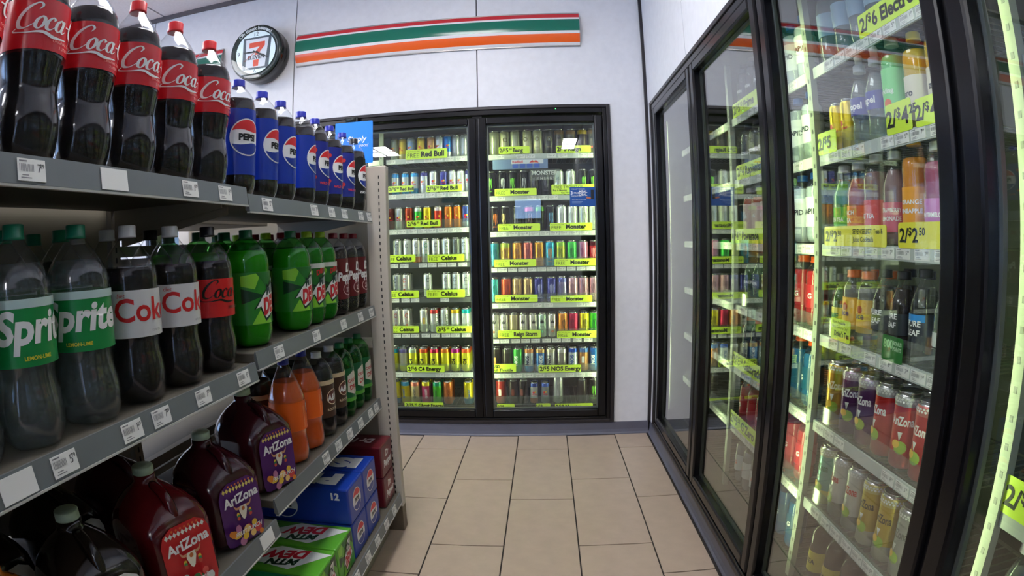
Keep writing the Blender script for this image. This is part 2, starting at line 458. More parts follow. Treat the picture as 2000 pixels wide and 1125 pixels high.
banner(-1.556, 0.258, 'long red, green and orange striped banner on the wall above the cooler doors')
banner(-4.0, -2.13, 'shorter piece of striped banner beyond the round clock on the wall')

def clock():
    c = at(500, 102, 1, 3.185); Rr = 0.195
    t = thing('wall_clock', (c.x, YB-0.004, c.z), -PI/2, 'round backlit wall clock in a deep black drum housing', 'clock')
    D = 0.128; BK = P('clock_black', srgb(16, 18, 18), 0.18, noise=0.05); RIM = P('clock_rim', srgb(44, 56, 54), 0.2)
    prof = [(Rr*0.90, 0), (Rr*0.99, 0.012), (Rr*1.0, 0.03), (Rr*0.985, 0.055), (Rr*0.985, 0.075), (Rr*1.0, 0.10), (Rr*0.99, D-0.008), (Rr*0.965, D)]
    def turn(g):            # lathe axis z -> clock axis +X
        g.v = [(z, x, y) for x, y, z in g.v]; return g
    obj('housing', turn(G().lathe(prof, BK, 56)), t)
    obj('rim_ring', turn(G().lathe([(Rr*0.955, D+0.0003), (Rr*0.955, D+0.004), (Rr*0.76, D+0.004), (Rr*0.76, D+0.0003)], RIM, 56, cap0=False, cap1=False)), t)
    dial = obj('dial', turn(G().lathe([(Rr*0.765, D+0.0003), (Rr*0.765, D+0.0015)], P('clock_dial', srgb(225, 240, 245), 0.3, emit=(0.78, 0.93, 1.0), estr=0.22), 48)), t)
    h = 0.030; dk = ink(40, 48, 58)
    for s_, u, v in (('12', 0, 0.113), ('9', -0.128, -0.015), ('6', 0, -0.145)): obj('numeral', Art().text(s_, u, v, h, dk).mesh('numeral'), dial, (D+0.0016, 0, 0))
    b = Art(); gr = ink(74, 88, 98); wh = ink(236, 238, 244); rd = ink(236, 74, 44); tx = ink(44, 44, 66)
    q = 0.0068
    b.poly([(-15*q, 16*q), (16*q, 16*q), (14*q, -17*q), (-15*q, -17*q)], gr)
    b.poly([(-12*q, 14*q), (13*q, 14*q), (10*q, -15*q), (-11*q, -15*q)], wh)
    b.poly([(-8*q, 10.5*q), (9*q, 10.5*q), (9*q, 6*q), (-8*q, 5*q)], rd)
    b.poly([(9*q, 10.5*q), (9*q, 6*q), (4.5*q, 1*q), (3*q, -2.5*q), (-1.5*q, -2.5*q), (0, 2*q), (3.5*q, 5.6*q), (4*q, 10.5*q)], rd)
    b.poly([(-3*q, -7.5*q), (3.2*q, -7.5*q), (2.8*q, -14*q), (-2.8*q, -14*q)], rd)
    b.text('ELEVEN', 0, -6.6*q, 4.0*q, tx, bold=0.03, maxw=20*q)
    obj('emblem', b.mesh('emblem'), dial, (D+0.0016, 0.006, -0.004))
    hd = P('clock_hand', srgb(40, 44, 48), 0.4)
    for nm, ang, ln, w, mat in (('hour_hand', 178, 0.085, 0.011, hd), ('minute_hand', -27, 0.115, 0.012, hd), ('second_hand', 215, 0.10, 0.003, rd)):
        g = G(); ca, sa = math.cos(math.radians(ang)), math.sin(math.radians(ang))
        pts = [(-0.02, -w*0.3), (ln*0.55, -w*0.5), (ln, -w*0.15), (ln, w*0.15), (ln*0.55, w*0.5), (-0.02, w*0.3)]
        pp = [(u*ca-v*sa, u*sa+v*ca) for u, v in pts]; n = len(pp)
        g.add([(D+0.0046, u, v) for u, v in pp]+[(D+0.0058, u, v) for u, v in pp], [tuple(range(n)), tuple(range(n, 2*n))]+[(i, (i+1) % n, n+(i+1) % n, n+i) for i in range(n)], mat)
        obj(nm, g, t)
    s = Art(arc=Rr*0.80); s.text('Oh thank heaven!', -0.01, 0.001, 0.025, ink(228, 234, 234), bold=0.03)
    obj('slogan', s.mesh('slogan'), t, (D+0.0042, 0, 0))
    cover = turn(G().lathe([(Rr*0.94, D+0.008), (Rr*0.93, D+0.011)], clear('clock_glass', (0.98, 0.99, 0.99), 0.012, 0.01), 48))
    obj('cover_glass', cover, t)
clock()

# ------------------------------------------------------------------ tags and signs
def tag_mesh(w, h, blank=False, s=0):
    g = G().box((0, -w/2, -h/2), (0.0012, w/2, h/2), P('tag_paper', srgb(226, 226, 222), 0.6))
    if not blank:
        r = random.Random(s); gy = P('tag_print', srgb(120, 120, 124), 0.6); X = 0.0015
        q = lambda a, b, c, d, m: g.add([(X, a*w, b*h), (X, c*w, b*h), (X, c*w, d*h), (X, a*w, d*h)], [(0, 1, 2, 3)], m)
        q(-0.44, 0.36, -0.16, 0.42, gy)
        x = -0.44
        while x < 0.08: q(x, -0.08, x+0.018, 0.26, gy); x += 0.03+r.random()*0.025
        dk = P('tag_dark', srgb(70, 70, 76), 0.6)
        vs, fs = text2d(str(r.randint(1, 9)), 0.0)
        g.add([(X, 0.19*w+a*h*0.40, -0.10*h+b*h*0.42) for a, b in vs], fs, dk)
        vs, fs = text2d('%02d' % r.choice([49, 79, 99, 29]), 0.02)
        g.add([(X, 0.30*w+a*h*0.20, 0.12*h+b*h*0.2) for a, b in vs], fs, dk)
        q(-0.36, -0.26, -0.12, -0.22, gy); q(-0.40, -0.38, -0.02, -0.34, gy)
    return g.mesh('price_tag')
TAGS = {}
def tags(kind):
    if kind not in TAGS:
        w, h = {'gondola': (0.050, 0.030), 'cooler': (0.054, 0.024), 'blank': (0.062, 0.034)}[kind]
        TAGS[kind] = [tag_mesh(w, h, kind == 'blank', i) for i in range(4)]
    return TAGS[kind]

def sign(name, c, w, h, rotz, lines, label, group=None, mat=None, r=0.006, cat='sign', tilt=0.0):
    """flat shelf sign, c its centre; lines: (text, x, y, height, bold, align, maxw) in fractions of w and h"""
    mat = mat or LIME
    t = thing(name, c, rotz, label, cat, group); t.rotation_euler = (0, tilt, rotz)
    pts = []
    for cx, cy, a0 in ((w/2-r, h/2-r, 0), (-w/2+r, h/2-r, 90), (-w/2+r, -h/2+r, 180), (w/2-r, -h/2+r, 270)):
        for k in range(3): a = math.radians(a0+45*k); pts.append((cx+r*math.cos(a), cy+r*math.sin(a)))
    n = len(pts)
    g = G().add([(-0.0012, u, v) for u, v in pts]+[(0, u, v) for u, v in pts], [tuple(range(n))[::-1], tuple(range(n, 2*n))]+[(i, (i+1) % n, n+(i+1) % n, n+i) for i in range(n)], mat)
    obj('card', g, t)
    if lines:
        a = Art(step=0.0)
        for L in lines:
            s, x, y, hh, bold, al = L[:6]
            a.text(s, x*w, y*h, hh*h, L[6] if len(L) > 6 else BLACK, al, bold=bold, maxw=(L[7] if len(L) > 7 else 0.94)*w)
        obj('lettering', a.mesh('lettering'), t)
    return t

def price_art(a, dollars, cents, x, y, h, mat=BLACK):
    """2/$<dollars><cents> lettered from x rightwards, returns the end"""
    a.text('2/', x, y, h, mat, 'l', bold=0.03); x += h*1.08
    a.text('$', x, y+0.45*h, h*0.6, mat, 'l', bold=0.03); x += h*0.50
    a.text(dollars, x, y, h, mat, 'l', bold=0.03); x += h*0.78*len(dollars)
    if cents: a.text(cents, x, y+0.48*h, h*0.52, mat, 'l', bold=0.03); x += h*0.78
    return x

def promo(c, w, h, rotz, kind, brand, label, group, mat=None, tilt=0.0):
    """the lime shelf cards of the coolers: 'FREE <brand>' or a price and a brand"""
    t = sign('sale_sign', c, w, h, rotz, None, label, group, mat, tilt=tilt)
    a, b = Art(step=0.0), Art(step=0.0)
    if kind == 'FREE':
        f = Art(step=0.0); f.text('BUY TWO GET ONE', -0.46*w, 0.24*h, 0.13*h, BLACK, 'l', maxw=0.3*w); obj('offer_lettering', f.mesh('offer_lettering'), t)
        a.text('FREE', -0.46*w, -0.32*h, 0.46*h, ink(70, 90, 30), 'l', maxw=0.30*w)
        b.text(brand, -0.12*w, -0.26*h, 0.56*h, BLACK, 'l', bold=0.04, maxw=0.54*w)
    else:
        d, ce = kind
        hh = min(0.60*h, w*0.13) if brand else 0.55*h
        x = price_art(a, d, ce, -0.47*w, -0.26*h, hh)
        if brand: b.text(brand, x+0.03*w, -0.26*h, hh*0.96, BLACK, 'l', bold=0.04, maxw=0.46*w-x)
    obj('price_lettering', a.mesh('price_lettering'), t)
    if b.L: obj('brand_lettering', b.mesh('brand_lettering'), t)
    return t

# ------------------------------------------------------------------ coolers
INSIDE = P('cooler_lining', srgb(56, 60, 56), 0.5, noise=0.05)
POSTM = P('shelf_post_grey', srgb(164, 170, 158), 0.45, noise=0.04)
WIRE = P('shelf_wire', srgb(104, 106, 100), 0.4, 0.5)
CHAN = P('channel_clear_grey', srgb(188, 194, 190), 0.25)
CHAND = P('channel_dark', srgb(92, 96, 96), 0.3)

def sub(root, name, g, parent=None):
    """a part given in room coordinates"""
    o = obj(name, g, parent or root)
    o.location = -Vector(root.location) if parent is None else (0, 0, 0)
    return o

def frame_bars(g, plane, a0, a1, z0, z1, ia0, ia1, iz0, iz1, d0, d1, mat, bev):
    """four bars between an outer and an inner rectangle; plane 'y' (back wall) or 'x' (right wall)"""
    def bx(a, b, c, d):
        if plane == 'y': g.box((a, d0, c), (b, d1, d), mat, bev)
        else: g.box((d0, a, c), (d1, b, d), mat, bev)
    bx(a0, ia0, z0, z1); bx(ia1, a1, z0, z1); bx(ia0, ia1, iz1, z1); bx(ia0, ia1, z0, iz0)

def cooler(plane, wall, a0, a1, z0, z1, glass, posts, strips, label, gz0=0.165, gz1=1.905, splay=75, led=None):
    """plane y: wall at y = wall, doors run along x; plane x: wall at x = wall, doors run along y"""
    base = ((a0+a1)/2, wall, 0.08) if plane == 'y' else (wall, (a0+a1)/2, 0.08)
    root = thing('glass_door_cooler', base, 0, label, 'cooler')
    W = lambda a, d, z: (a, wall+d, z) if plane == 'y' else (wall+d, a, z)
    g = G(); frame_bars(g, plane, a0, a1, z0, z1, a0+0.022, a1-0.022, z0+0.02, z1-0.02, wall-0.016, wall+0.06, FRAMEEDGE, 0.003)
    o = sub(root, 'outer_frame', g)
    g = G(); frame_bars(g, plane, a0+0.022, a1-0.022, z0+0.02, z1-0.02, a0+0.046, a1-0.046, z0+0.036, z1-0.052, wall-0.010, wall+0.06, BLACKMETAL, 0.003)
    for k in range(len(glass)-1):
        lo, hi = glass[k][1], glass[k+1][0]; m = (lo+hi)/2
        g.box(W(m-0.03, 0.004, z0+0.036), W(m+0.03, 0.06, z1-0.052), BLACKMETAL)
    sub(root, 'inner_frame', g)
    D = 0.78; g = G()
    g.box(W(a0, D, z0), W(a1, D+0.03, z1+0.1), INSIDE); g.box(W(a0, 0.06, z0-0.05), W(a1, D, z0+0.03), INSIDE)
    g.box(W(a0, 0.081, z1+0.0), W(a1, D, z1+0.1), INSIDE); g.box(W(a0-0.03, 0.081, z0), W(a0, D, z1+0.1), INSIDE); g.box(W(a1, 0.081, z0), W(a1+0.03, D, z1+0.1), INSIDE)
    sub(root, 'cabinet', g)
    for ga, gb in glass:
        fw = 0.05
        g = G(); frame_bars(g, plane, ga-fw, gb+fw, gz0-0.047, gz1+0.047, ga, gb, gz0, gz1, wall-0.008, wall+0.034, BLACKMETAL, 0.008)
        d = sub(root, 'door', g)
        g = G(); frame_bars(g, plane, ga, gb, gz0, gz1, ga+0.009, gb-0.009, gz0+0.009, gz1-0.009, wall+0.024, wall+0.034, P('glass_spacer', srgb(120, 124, 120), 0.4, 0.3), 0)
        sub(root, 'spacer', g, d)
        sub(root, 'glass_pane', G().box(W(ga+0.001, 0.0205, gz0+0.001), W(gb-0.001, 0.0235, gz1-0.001), GLASS), d)
    for a in strips:
        s = sub(root, 'light_strip', G().box(W(a-0.016, 0.061, gz0+0.03), W(a+0.016, 0.070, gz1-0.03), BLACKMETAL))
        ca, sa = 0.016*math.sin(math.radians(splay)), 0.016*math.cos(math.radians(splay))
        for sg in (-1, 1):      # two lens faces splayed to either side of the strip
            p, q = (a+sg*sa, 0.0706), (a, 0.0706+ca)
            sub(root, 'lamp_lens', G().add([W(*p, gz0+0.035), W(*q, gz0+0.035), W(*q, gz1-0.035), W(*p, gz1-0.035)], [(0, 1, 2, 3)], led or LEDM), s)
    for a, dd in posts:
        g = G().box(W(a-0.013, dd, 0.12), W(a+0.013, dd+0.02, 1.93), POSTM)
        n = 0; zz = 0.2
        while zz < 1.85: g.box(W(a-0.004, dd-0.0006, zz), W(a+0.004, dd, zz+0.012), CHAND); zz += 0.05
        sub(root, 'shelf_post', g)
    return root, W

def cooler_shelf(root, W, a0, a1, d, z, depth=0.45, guard=0.0, lipmat=None, holes=(), seed=0, facing=-PI/2, lip=True, taglist=None, bright=True):
    """one wire shelf with its price channel, tags and clear front guard; z is the shelf surface, d the depth of its front"""
    g = G(); n = int((a1-a0)/0.03)
    g.box(W(a0, d, z-0.006), W(a1, d+0.008, z), WIRE); g.box(W(a0, d+depth-0.01, z-0.006), W(a1, d+depth, z), WIRE)
    for k in range(n+1):
        a = a0+0.002+(a1-a0-0.008)*k/n; g.box(W(a, d+0.008, z-0.004), W(a+0.004, d+depth-0.01, z-0.001), WIRE)
    s = sub(root, 'shelf', g)
    rng = random.Random(seed)
    if lip:
        sub(root, 'price_channel', G().box(W(a0, d-0.006, z-0.033), W(a1, d, z-0.001), lipmat or CHAN), s)
        a = a0+0.035
        while a < a1-0.03:
            if rng.random() > 0.13:
                c = W(a, d-0.0062, z-0.017)
                obj('price_tag', rng.choice(tags('cooler')), s, c, facing)
            a += 0.060+rng.choice((0, 0.002, 0.01))
    if guard:
        sub(root, 'front_guard', G().box(W(a0+0.004, d+0.001, z), W(a1-0.004, d+0.0035, z+guard), GUARD), s)
    return s

# --- back cooler
gl_back = [(-2.607, -1.958), (-1.846, -1.197), (-1.085, -0.436), (-0.324, 0.323)]
back, WB_ = cooler('y', YB, CX0, CX1, CZ0, CZ1, gl_back, [(-1.015, 0.13), (-0.380, 0.15), (0.386, 0.15)], [-1.902, -1.141, -0.38, 0.385],
                   'four-door black framed glass cooler of canned drinks in the back wall')
ZL = [1.744, 1.519, 1.295, 1.079, 0.858, 0.631, 0.372, 0.150]
ZR = [1.742, 1.482, 1.260, 1.038, 0.814, 0.590, 0.365, 0.155]
FD = 0.148                      # shelf fronts behind the wall plane
for i, z in enumerate(ZL):
    cooler_shelf(back, WB_, -0.985, -0.425, FD, z, guard=0.055 if i >= 2 else 0, seed=i+1, lip=i < 7, lipmat=CHAND if i in (3, 4, 5) else None)
for i, z in enumerate(ZR):
    cooler_shelf(back, WB_, -0.350, 0.352, FD, z, guard=0.055 if i >= 3 else 0, seed=i+31, lip=i < 7, lipmat=CHAND if i in (3, 5) else None)
for i, z in enumerate([1.744, 1.40, 1.05, 0.70, 0.35]):
    cooler_shelf(back, WB_, -1.85, -1.03, FD, z, seed=i+60)

# --- cans
def can_logo(kind, R, H, rgb=None):
    a = Art(R=R, step=0.0001); a.base = 0.0003
    if kind == 'claw':
        m = ink(*(rgb or (120, 220, 60)))
        for x, y0, y1, w in ((-0.010, 0.34, 0.70, 0.0050), (-0.001, 0.24, 0.72, 0.0055), (0.009, 0.30, 0.70, 0.0050)):
            a.stroke([(x+0.002, y1*H, 0.001), (x, (y1-0.05)*H, w), (x-0.001, (y0+y1)/2*H, w*0.8), (x+0.001, (y0+0.08)*H, w*0.7), (x-0.001, y0*H, 0.0006)], w, m, 3)
        a.text('ENERGY', 0, 0.17*H, 0.006, m, bold=0.02)
    elif kind == 'b':
        m = ink(150, 140, 100); a.ring(0, 0.6*H, 0.010, 0.015, m, 16); a.text('b', 0, 0.555*H, 0.015, ink(235, 235, 215), bold=0.03); a.text('BANG', 0, 0.25*H, 0.007, m, bold=0.02)
    elif kind == 'bull':
        a.disc(-0.006, 0.52*H, 0.008, ink(215, 40, 50), 10); a.text('Red Bull', 0, 0.40*H, 0.007, ink(215, 40, 50), bold=0.03)
        a.disc(0.004, 0.54*H, 0.006, ink(245, 200, 60), 10)
    elif kind == 'C':
        m = ink(*(rgb or (90, 100, 100))); a.stroke([(0.009, 0.76*H), (0.0, 0.80*H), (-0.010, 0.72*H), (-0.004, 0.64*H), (0.009, 0.66*H)], 0.0035, m, 4)
        a.text('CELSIUS', 0, 0.48*H, 0.005, m); a.disc(0, 0.32*H, 0.006, m, 10)
    elif kind == 'cels':
        a.text('CELSIUS', 0.006, 0.47*H, 0.018, ink(*(rgb or (40, 44, 44))), bold=0.02, rot=-PI/2, maxw=0.75*H)
    elif kind == 'c4':
        a.text('C4', 0.009, 0.42*H, 0.024, ink(30, 30, 24), bold=0.05, rot=PI/2)
    elif kind == 'nos':
        a.text('NOS', 0.008, 0.48*H, 0.022, ink(*(rgb or (235, 235, 235))), bold=0.05, rot=PI/2)
    elif kind == 'crown':
        m = ink(60, 60, 66); a.poly([(-0.011, 0.58*H), (-0.013, 0.72*H), (-0.006, 0.65*H), (0, 0.76*H), (0.006, 0.65*H), (0.013, 0.72*H), (0.011, 0.58*H)], m)
        a.text('storm', 0, 0.42*H, 0.009, m, shear=0.2); a.disc(0, 0.24*H, 0.008, ink(*(rgb or (225, 120, 90))), 12)
    elif kind == 'ghost':
        a.text('GHOST', 0.006, 0.45*H, 0.014, ink(*(rgb or (40, 60, 60))), bold=0.03, rot=PI/2)
    elif kind == 'mark':
        m = ink(*(rgb or (60, 60, 60))); a.rrect(-0.009, 0.35*H, 0.009, 0.62*H, 0.004, m); a.text('16', 0, 0.15*H, 0.006, m)
    elif kind == 'tea':
        m = ink(*(rgb or (240, 240, 235)))
        a.text('AriZona', 0, 0.58*H, 0.022, m, bold=0.03, maxw=1.7*R)
        for k in range(-6, 7):
            for j in range(2): a.poly([(k*0.009+j*0.0045, 0.86*H+j*0.006), (k*0.009+j*0.0045+0.004, 0.863*H+j*0.006+0.003), (k*0.009+j*0.0045, 0.866*H+j*0.006+0.006), (k*0.009+j*0.0045-0.004, 0.863*H+j*0.006+0.003)], ink(230, 230, 225))
        a.disc(0.004, 0.30*H, 0.016, ink(150, 180, 60), 12); a.disc(-0.008, 0.34*H, 0.010, ink(235, 190, 70), 12); a.poly([(-0.006, 0.50*H), (0.006, 0.50*H), (0.0, 0.38*H)], ink(240, 240, 235))
    return a

def can_proto(R, H, main, top=None, bot=None, logo=None, lrgb=None, ft=0.78, fb=0.25, metal=0.6, tall_lid=False):
    p = Proto(); mm = paint(*main, metal); tm = paint(*top, metal) if top else mm; bm_ = paint(*bot, metal) if bot else mm
    prof = [(R*0.72, 0.0), (R*0.80, 0.0), (R*0.86, H*0.012), (R, H*0.05), (R, H*fb), (R, H*ft), (R, H*0.90), (R*0.93, H*0.945), (R*0.80, H*0.975)]
    mats = [SILVER, SILVER, bm_, bm_, mm, tm, tm, SILVER]
    p.part('body', G().lathe(prof, mm, 20, mats=mats))
    lid = G().lathe([(R*0.80, H*0.975), (R*0.835, H*0.985), (R*0.835, H*0.998), (R*0.79, H), (R*0.76, H*0.985), (R*0.3, H*0.985)], SILVER, 20)
    lid.box((-R*0.12, -R*0.3, H*0.985), (R*0.4, R*0.3, H*0.99), SILVER)
    if tall_lid: lid.lathe([(R*0.55, H), (R*0.58, H*1.0), (R*0.58, H*1.07), (R*0.5, H*1.09)], SILVER, 16)
    p.part('lid', lid)
    if logo: p.part('logo', can_logo(logo, R, H, lrgb).mesh('logo'), 0)
    return p

BIG = (0.0315, 0.157); SLIM = (0.0285, 0.152); RB = (0.0262, 0.140)
KINDS = {   # key: (words, size, main, top, bottom, logo, logo colour)
 'a1': ('pale sage green', RB, (168, 176, 150), None, None, 'bull', None), 'a2': ('bright yellow', RB, (226, 196, 60), None, (200, 190, 120), 'bull', None),
 'a3': ('pale blue and silver', RB, (150, 180, 215), (190, 205, 220), None, 'bull', None), 'a4': ('peach coloured', RB, (212, 160, 110), None, None, 'bull', None),
 'a5': ('white with blue base', RB, (220, 226, 232), None, (40, 130, 210), 'bull', None), 'a6': ('bright blue', RB, (40, 130, 215), None, (220, 226, 232), 'bull', None),
 'a7': ('plain silver grey', RB, (178, 182, 186), None, None, None, None),  # plain grey body colour copies a reflection on the door glass
 'r1': ('sky blue topped silver', RB, (196, 206, 210), (60, 150, 215), (40, 140, 200), 'bull', None), 'r2': ('silver and navy split', RB, (200, 206, 214), (60, 60, 130), (210, 214, 220), 'bull', None),
 'r3': ('navy topped silver', RB, (60, 62, 140), (70, 72, 150), (206, 210, 214), 'bull', None), 'r4': ('plain bright silver', RB, (212, 214, 214), None, None, 'bull', None),
 's1': ('dark maroon', RB, (112, 50, 44), None, None, 'bull', None), 's2': ('white and pale silver', RB, (222, 224, 222), None, None, 'bull', None), 's3': ('brick red', RB, (168, 62, 36), None, (120, 50, 36), 'bull', None),
 's4': ('green with white base', RB, (70, 190, 70), (200, 220, 200), (180, 220, 180), 'bull', None), 's5': ('golden yellow', RB, (226, 196, 36), None, None, 'bull', None), 's6': ('red and silver', RB, (206, 64, 44), (216, 200, 196), None, 'bull', None),
 's7': ('burnt orange', RB, (206, 116, 40), None, None, 'bull', None), 's8': ('royal blue', RB, (60, 80, 150), None, (160, 170, 200), 'bull', None),
 'c1': ('white with dark swirl mark', SLIM, (222, 226, 218), None, None, 'C', (90, 100, 100)), 'c2': ('white with coral base', SLIM, (222, 222, 214), None, (226, 130, 90), 'C', (120, 120, 118)),
 'c3': ('white with green and red marks', SLIM, (226, 226, 220), None, None, 'C', (40, 160, 100)), 'c4': ('dim grey', SLIM, (120, 124, 118), None, None, 'C', (90, 94, 92)), 'c5': ('white with red mark', SLIM, (226, 222, 216), None, None, 'C', (214, 70, 50)),
 'c6': ('white with gold patch', SLIM, (226, 226, 216), None, None, 'mark', (206, 176, 90)), 'c7': ('white with red top and dark upright lettering', SLIM, (222, 224, 218), (196, 60, 60), None, 'cels', (40, 40, 44)),
 'c8': ('white with dark upright lettering', SLIM, (224, 228, 220), None, None, 'cels', (36, 44, 40)), 'c9': ('gold topped white', SLIM, (226, 228, 220), (226, 180, 40), None, 'mark', (200, 200, 205)), 'c0': ('teal topped white', SLIM, (226, 230, 226), (30, 176, 176), None, 'mark', (206, 208, 214)),
 'e1': ('turquoise topped yellow', BIG, (216, 214, 50), (40, 170, 190), None, 'c4', None), 'e2': ('violet topped silver and yellow', BIG, (190, 186, 170), (120, 110, 160), (214, 214, 60), None, None), 'e3': ('silver topped yellow', BIG, (222, 224, 60), (190, 210, 170), None, 'c4', None),
 'e4': ('red-orange topped yellow', BIG, (222, 216, 56), (230, 96, 50), None, 'c4', None), 'e5': ('crimson topped yellow', BIG, (222, 216, 56), (190, 36, 70), None, 'c4', None), 'e6': ('orange topped yellow', BIG, (226, 220, 50), (236, 130, 50), None, None, None), 'e7': ('magenta topped yellow', BIG, (220, 220, 60), (170, 40, 120), None, 'c4', None),
 'g1': ('yellow and blue striped', BIG, (224, 206, 40), None, (50, 130, 180), 'ghost', (50, 90, 160)), 'g2': ('yellow with sky blue top', BIG, (230, 206, 36), (80, 170, 210), None, 'ghost', (40, 110, 190)), 'g3': ('beige and pink', BIG, (206, 186, 140), (220, 130, 110), None, 'ghost', (60, 70, 70)), 'g4': ('magenta with yellow top', BIG, (196, 60, 110), (226, 206, 60), None, 'ghost', (230, 210, 220)),
 'g5': ('grass green', BIG, (80, 190, 50), (60, 160, 120), None, 'ghost', (20, 70, 40)), 'g6': ('copper orange', BIG, (206, 116, 60), None, None, 'ghost', (120, 60, 40)), 'g7': ('dull brown', BIG, (110, 86, 40), None, None, None, None),
 'b1': ('pale yellow-green', BIG, (206, 206, 158), None, None, 'b', None), 'b2': ('pale grey-green plain', BIG, (186, 190, 156), None, None, None, None), 'b3': ('dark olive', BIG, (76, 78, 66), None, None, 'b', None), 'b4': ('dull grey-brown', BIG, (120, 114, 96), (150, 120, 80), None, 'crown', None), 'b5': ('dark with yellow top', BIG, (60, 50, 40), (214, 180, 50), None, None, None),
 'm1': ('black with green claw mark', BIG, (20, 22, 20), None, None, 'claw', (130, 225, 60)), 'm2': ('black with white claw mark', BIG, (24, 24, 26), None, None, 'claw', (225, 230, 225)), 'm3': ('white with silver claw mark', BIG, (226, 230, 222), None, None, 'claw', (150, 156, 156)), 'm4': ('black with orange claw mark', BIG, (28, 22, 20), None, None, 'claw', (240, 130, 50)),
 'm5': ('black with gold claw mark', BIG, (26, 24, 20), None, None, 'claw', (236, 206, 130)), 'm6': ('black with grey claw mark', BIG, (34, 34, 38), None, None, 'claw', (110, 110, 118)), 'm7': ('black with pink top', BIG, (34, 32, 36), (210, 90, 150), None, 'claw', (150, 130, 140)), 'm8': ('black with green rim', BIG, (22, 26, 22), (90, 150, 60), None, 'claw', (40, 60, 40)), 'm9': ('black with blue claw mark', BIG, (24, 26, 32), None, None, 'claw', (90, 170, 220)),
 'j1': ('teal blue juice', BIG, (60, 150, 170), None, None, 'claw', (30, 90, 110)), 'j2': ('orange and lime juice', BIG, (206, 166, 60), (180, 200, 70), (190, 90, 40), 'claw', (110, 60, 30)), 'j3': ('amber orange juice', BIG, (220, 150, 60), None, None, 'claw', (130, 80, 30)), 'j4': ('coral red juice', BIG, (206, 100, 90), None, None, 'claw', (140, 50, 60)), 'j5': ('deep amber juice', BIG, (206, 146, 40), None, None, 'claw', (140, 90, 30)), 'j6': ('blue and amber', BIG, (50, 150, 190), (60, 170, 210), None, 'claw', (200, 150, 70)),
 'j7': ('yellow-green juice', BIG, (190, 196, 60), (150, 200, 80), None, 'claw', (90, 120, 30)), 'j8': ('bright green juice', BIG, (70, 196, 80), None, None, 'claw', (30, 110, 50)), 'j9': ('pink and aqua juice', BIG, (196, 130, 160), None, (110, 190, 190), 'claw', (130, 70, 110)), 'j0': ('red and black juice', BIG, (196, 56, 60), (80, 30, 40), None, 'claw', (240, 150, 150)),
 'k1': ('turquoise', BIG, (70, 186, 186), None, None, 'claw', (30, 120, 120)), 'k2': ('red-orange', BIG, (206, 82, 44), None, None, 'claw', (150, 50, 40)), 'k3': ('tan gold', BIG, (206, 172, 120), None, None, 'claw', (130, 100, 70)), 'k4': ('indigo blue', BIG, (62, 60, 140), None, None, 'claw', (170, 170, 220)), 'k5': ('lavender', BIG, (160, 150, 190), (110, 110, 180), None, 'claw', (110, 100, 150)), 'k6': ('dusty pink', BIG, (206, 160, 172), None, None, 'claw', (130, 90, 110)),
 'w1': ('white with black crown and peach base', SLIM, (226, 220, 212), None, None, 'crown', (222, 120, 86)), 'w2': ('plain tan', SLIM, (206, 190, 150), None, None, None, None), 'w3': ('white with black crown and green base', SLIM, (200, 226, 204), None, None, 'crown', (70, 180, 110)),
 'w4': ('orange with black base', BIG, (236, 150, 60), None, (40, 40, 40), 'claw', (60, 40, 20)), 'w5': ('crimson with black base', BIG, (196, 40, 80), None, (40, 36, 36), 'claw', (120, 20, 50)), 'w6': ('yellow with black base', BIG, (232, 214, 40), None, (50, 50, 40), 'claw', (50, 46, 20)), 'w7': ('lime green with black base', BIG, (80, 200, 70), None, (30, 40, 30), 'claw', (30, 100, 40)),
 'n1': ('black and gold', BIG, (40, 36, 30), (60, 54, 44), None, 'mark', (206, 150, 70)), 'n2': ('dark camouflage', BIG, (66, 62, 50), (90, 90, 76), (30, 30, 28), None, None), 'n3': ('green with upright white lettering', BIG, (76, 190, 80), None, None, 'nos', (230, 236, 230)), 'n4': ('blue and orange with upright lettering', BIG, (200, 206, 214), (230, 150, 90), (40, 130, 200), 'nos', (30, 40, 70)),
 'n5': ('blue and silver with upright lettering', BIG, (70, 120, 190), (226, 180, 110), (190, 200, 210), 'nos', (225, 230, 235)), 'n6': ('silver with upright lettering', BIG, (196, 196, 196), (214, 210, 180), None, 'nos', (60, 56, 66)), 'n7': ('silver and charcoal', BIG, (150, 144, 140), (206, 204, 200), None, None, None), 'n8': ('white and blue with upright lettering', BIG, (206, 214, 224), (40, 80, 180), (180, 110, 80), 'nos', (60, 90, 160)), 'n9': ('bronze with white patch', BIG, (176, 120, 70), (70, 110, 170), None, 'mark', (220, 216, 210)), 'n0': ('deep blue with upright white lettering', BIG, (40, 110, 190), None, None, 'nos', (232, 238, 240)),
 'f1': ('bright red', BIG, (200, 60, 50), None, None, 'mark', (236, 220, 210)), 'f2': ('black', BIG, (40, 34, 32), None, None, 'mark', (120, 60, 50)), 'f3': ('blue topped red and silver', RB, (190, 190, 196), (50, 70, 160), (190, 110, 70), 'bull', None), 'f4': ('blue topped grey', RB, (150, 156, 166), (60, 90, 190), None, 'bull', None), 'f5': ('tall silver', (0.0315, 0.185), (190, 192, 192), None, None, 'claw', (140, 144, 146)), 'f6': ('resealable black', BIG, (50, 44, 42), None, None, None, None), 'f7': ('resealable black with green claw mark', BIG, (34, 34, 32), None, None, 'claw', (130, 225, 60)),
}
